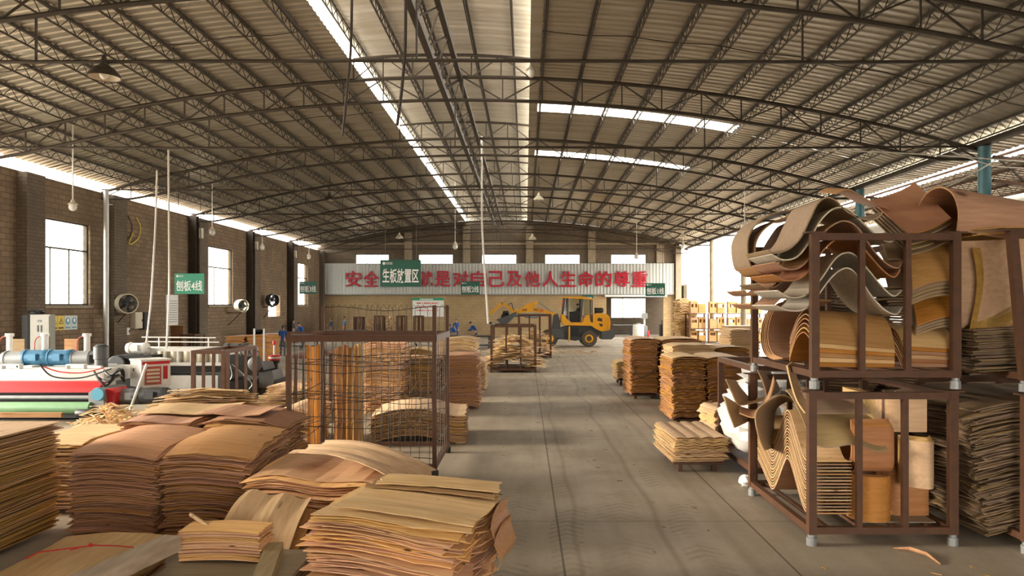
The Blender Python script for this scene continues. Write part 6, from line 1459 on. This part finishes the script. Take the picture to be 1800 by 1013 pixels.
t = thing('fire_extinguisher', 'red fire extinguisher standing in the recess', 'fire extinguisher', (PX(1140, 61), 61.0, 0)); MB().lathe([(.09, 0), (.1, .05), (.1, .5), (.04, .58)], (PX(1140, 61), 61.0, 0), 12).build('cylinder', M['red'], t, 40); MB().tube([(PX(1140, 61), 61.0, .58), (PX(1140, 61), 60.95, .66), (PX(1141.5, 61), 60.9, .4)], .02, 6).build('hose', M['black'], t)
# ================================================================== shelving in the yard on the right
Y = 50.5
t = thing('yard_shelving', 'long steel shelving in the bright opening on the right, full of plywood parts', 'shelf', (PX(1265, Y), Y + .6, 0))
xa, xb = PX(1212, Y), PX(1345, Y)
for k in range(5):
    x = xa + (xb - xa) * k / 4
    for y in (Y, Y + 1.2): MB().bb(x - .05, x + .05, y - .05, y + .05, 0, 2.0).build('upright', M['rust'], t)
for z in (.12, 1.0, 2.05): MB().bb(xa - .05, xb + .05, Y - .04, Y + 1.24, z - .05, z).build('shelf_deck', M['rust'], t)
r = random.Random(31)
M['carton'] = wood('plywood_part', (.62, .40, .2), (.48, .28, .12), knots=False, var=.3)
# a plywood part: curved back with cut-outs
def ply_part(w_, h, k):
    q = MB(); n = 8
    holes = [(-.18, .18, h * .55, h * .8)] if k == 0 else ([(-.2, -.06, h * .5, h * .8), (.06, .2, h * .5, h * .8)] if k == 1 else [])
    wall_cells(q, -w_ / 2, w_ / 2, 0, h, [a for a in holes], lambda a, b, c, d: q.bb(a, b, -.25, .25, c, d))
    return q.mesh('plywood_part', M['carton'])
pm = [ply_part(.50, .74, 0), ply_part(.50, .80, 1), ply_part(.48, .66, 2)]
for lvl, (z, nm) in enumerate(((.12, 'bottom'), (1.0, 'middle'), (2.05, 'top'))):
    bay = (xb - xa) / 4
    for x in [xa + bay * q + f for q in range(4) for f in (.36, .93)]:
        o = link('plywood_part', pm[r.randrange(3)]); o.location = (x + r.uniform(-.02, .02), Y + .38 + r.uniform(-.05, .1), z + .012); o.rotation_euler = (0, 0, r.uniform(-.06, .06))
        tag(o, 'tan plywood part on the %s deck of the yard shelving' % nm, 'plywood part', 'plywood parts on the yard shelving')
stack('y', 'leaning pile of plywood shells beside the corner pillar in the yard', (PX(1208, 52), 52.5, 0), 1.3, 1.2, 3.0, 34, M['veneer_pale'], R(8), lambda u, v: .1 * math.sin(6 * u), .06, .05, .05, 0, seed=120)
stack('y', 'tall pale stack outdoors right of the yard shelving', (PX(1300, 40), 40.0, .0), 1.6, 1.4, 1.5, 40, M['veneer_pale'], 0, None, .03, .03, .02, 0, seed=121)

mb = MB().bb(PX(1063, 60.9), PX(1172, 60.9), 60.7, 60.95, 3.3, 3.45); struct('trim_50', mb, M['white_m'])
# stacks added behind the stacking racks to block the bright view through them
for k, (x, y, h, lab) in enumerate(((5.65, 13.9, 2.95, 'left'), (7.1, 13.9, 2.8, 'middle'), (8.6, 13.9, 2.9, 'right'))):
    pallet('stand under the %s added dark stack behind the stacking racks' % lab, x - .62, x + .62, y - .6, y + .6, .12)
    stack('z', 'tall dark stack added to block the bright view behind the stacking racks, %s of three' % lab, (x, y, .13), 1.28, 1.25, h, 56, M['veneer_dark'], 0, lambda u, v: .015 * math.sin(8 * u), .03, .04, .02, 0, seed=130 + k)
r = random.Random(77)
def chips(label, n, box, seed, m, L=.09):
    r = random.Random(seed); mb = MB()
    for _ in range(n):
        x, y = r.uniform(*box[:2]), r.uniform(*box[2:]); a = r.uniform(0, PI); l = L * r.uniform(.3, 1.2)
        mb.bar((x, y, .006), (x + math.cos(a) * l, y + math.sin(a) * l, .008), .02 * r.uniform(.4, 1.2), .006)
    tag(mb.build('wood_chips', M[m], loc=((box[0] + box[1]) / 2, (box[2] + box[3]) / 2, 0)), label, 'wood chips', None, 'stuff')
chips('scattered small wood chips lying on the aisle floor', 90, (-.6, 2.4, 5.5, 32), 5, 'veneer_dark')
chips('small pale wood splinters on the floor before the stacking racks', 14, (2.2, 5.0, 6.0, 7.6), 6, 'veneer_gold', .08)
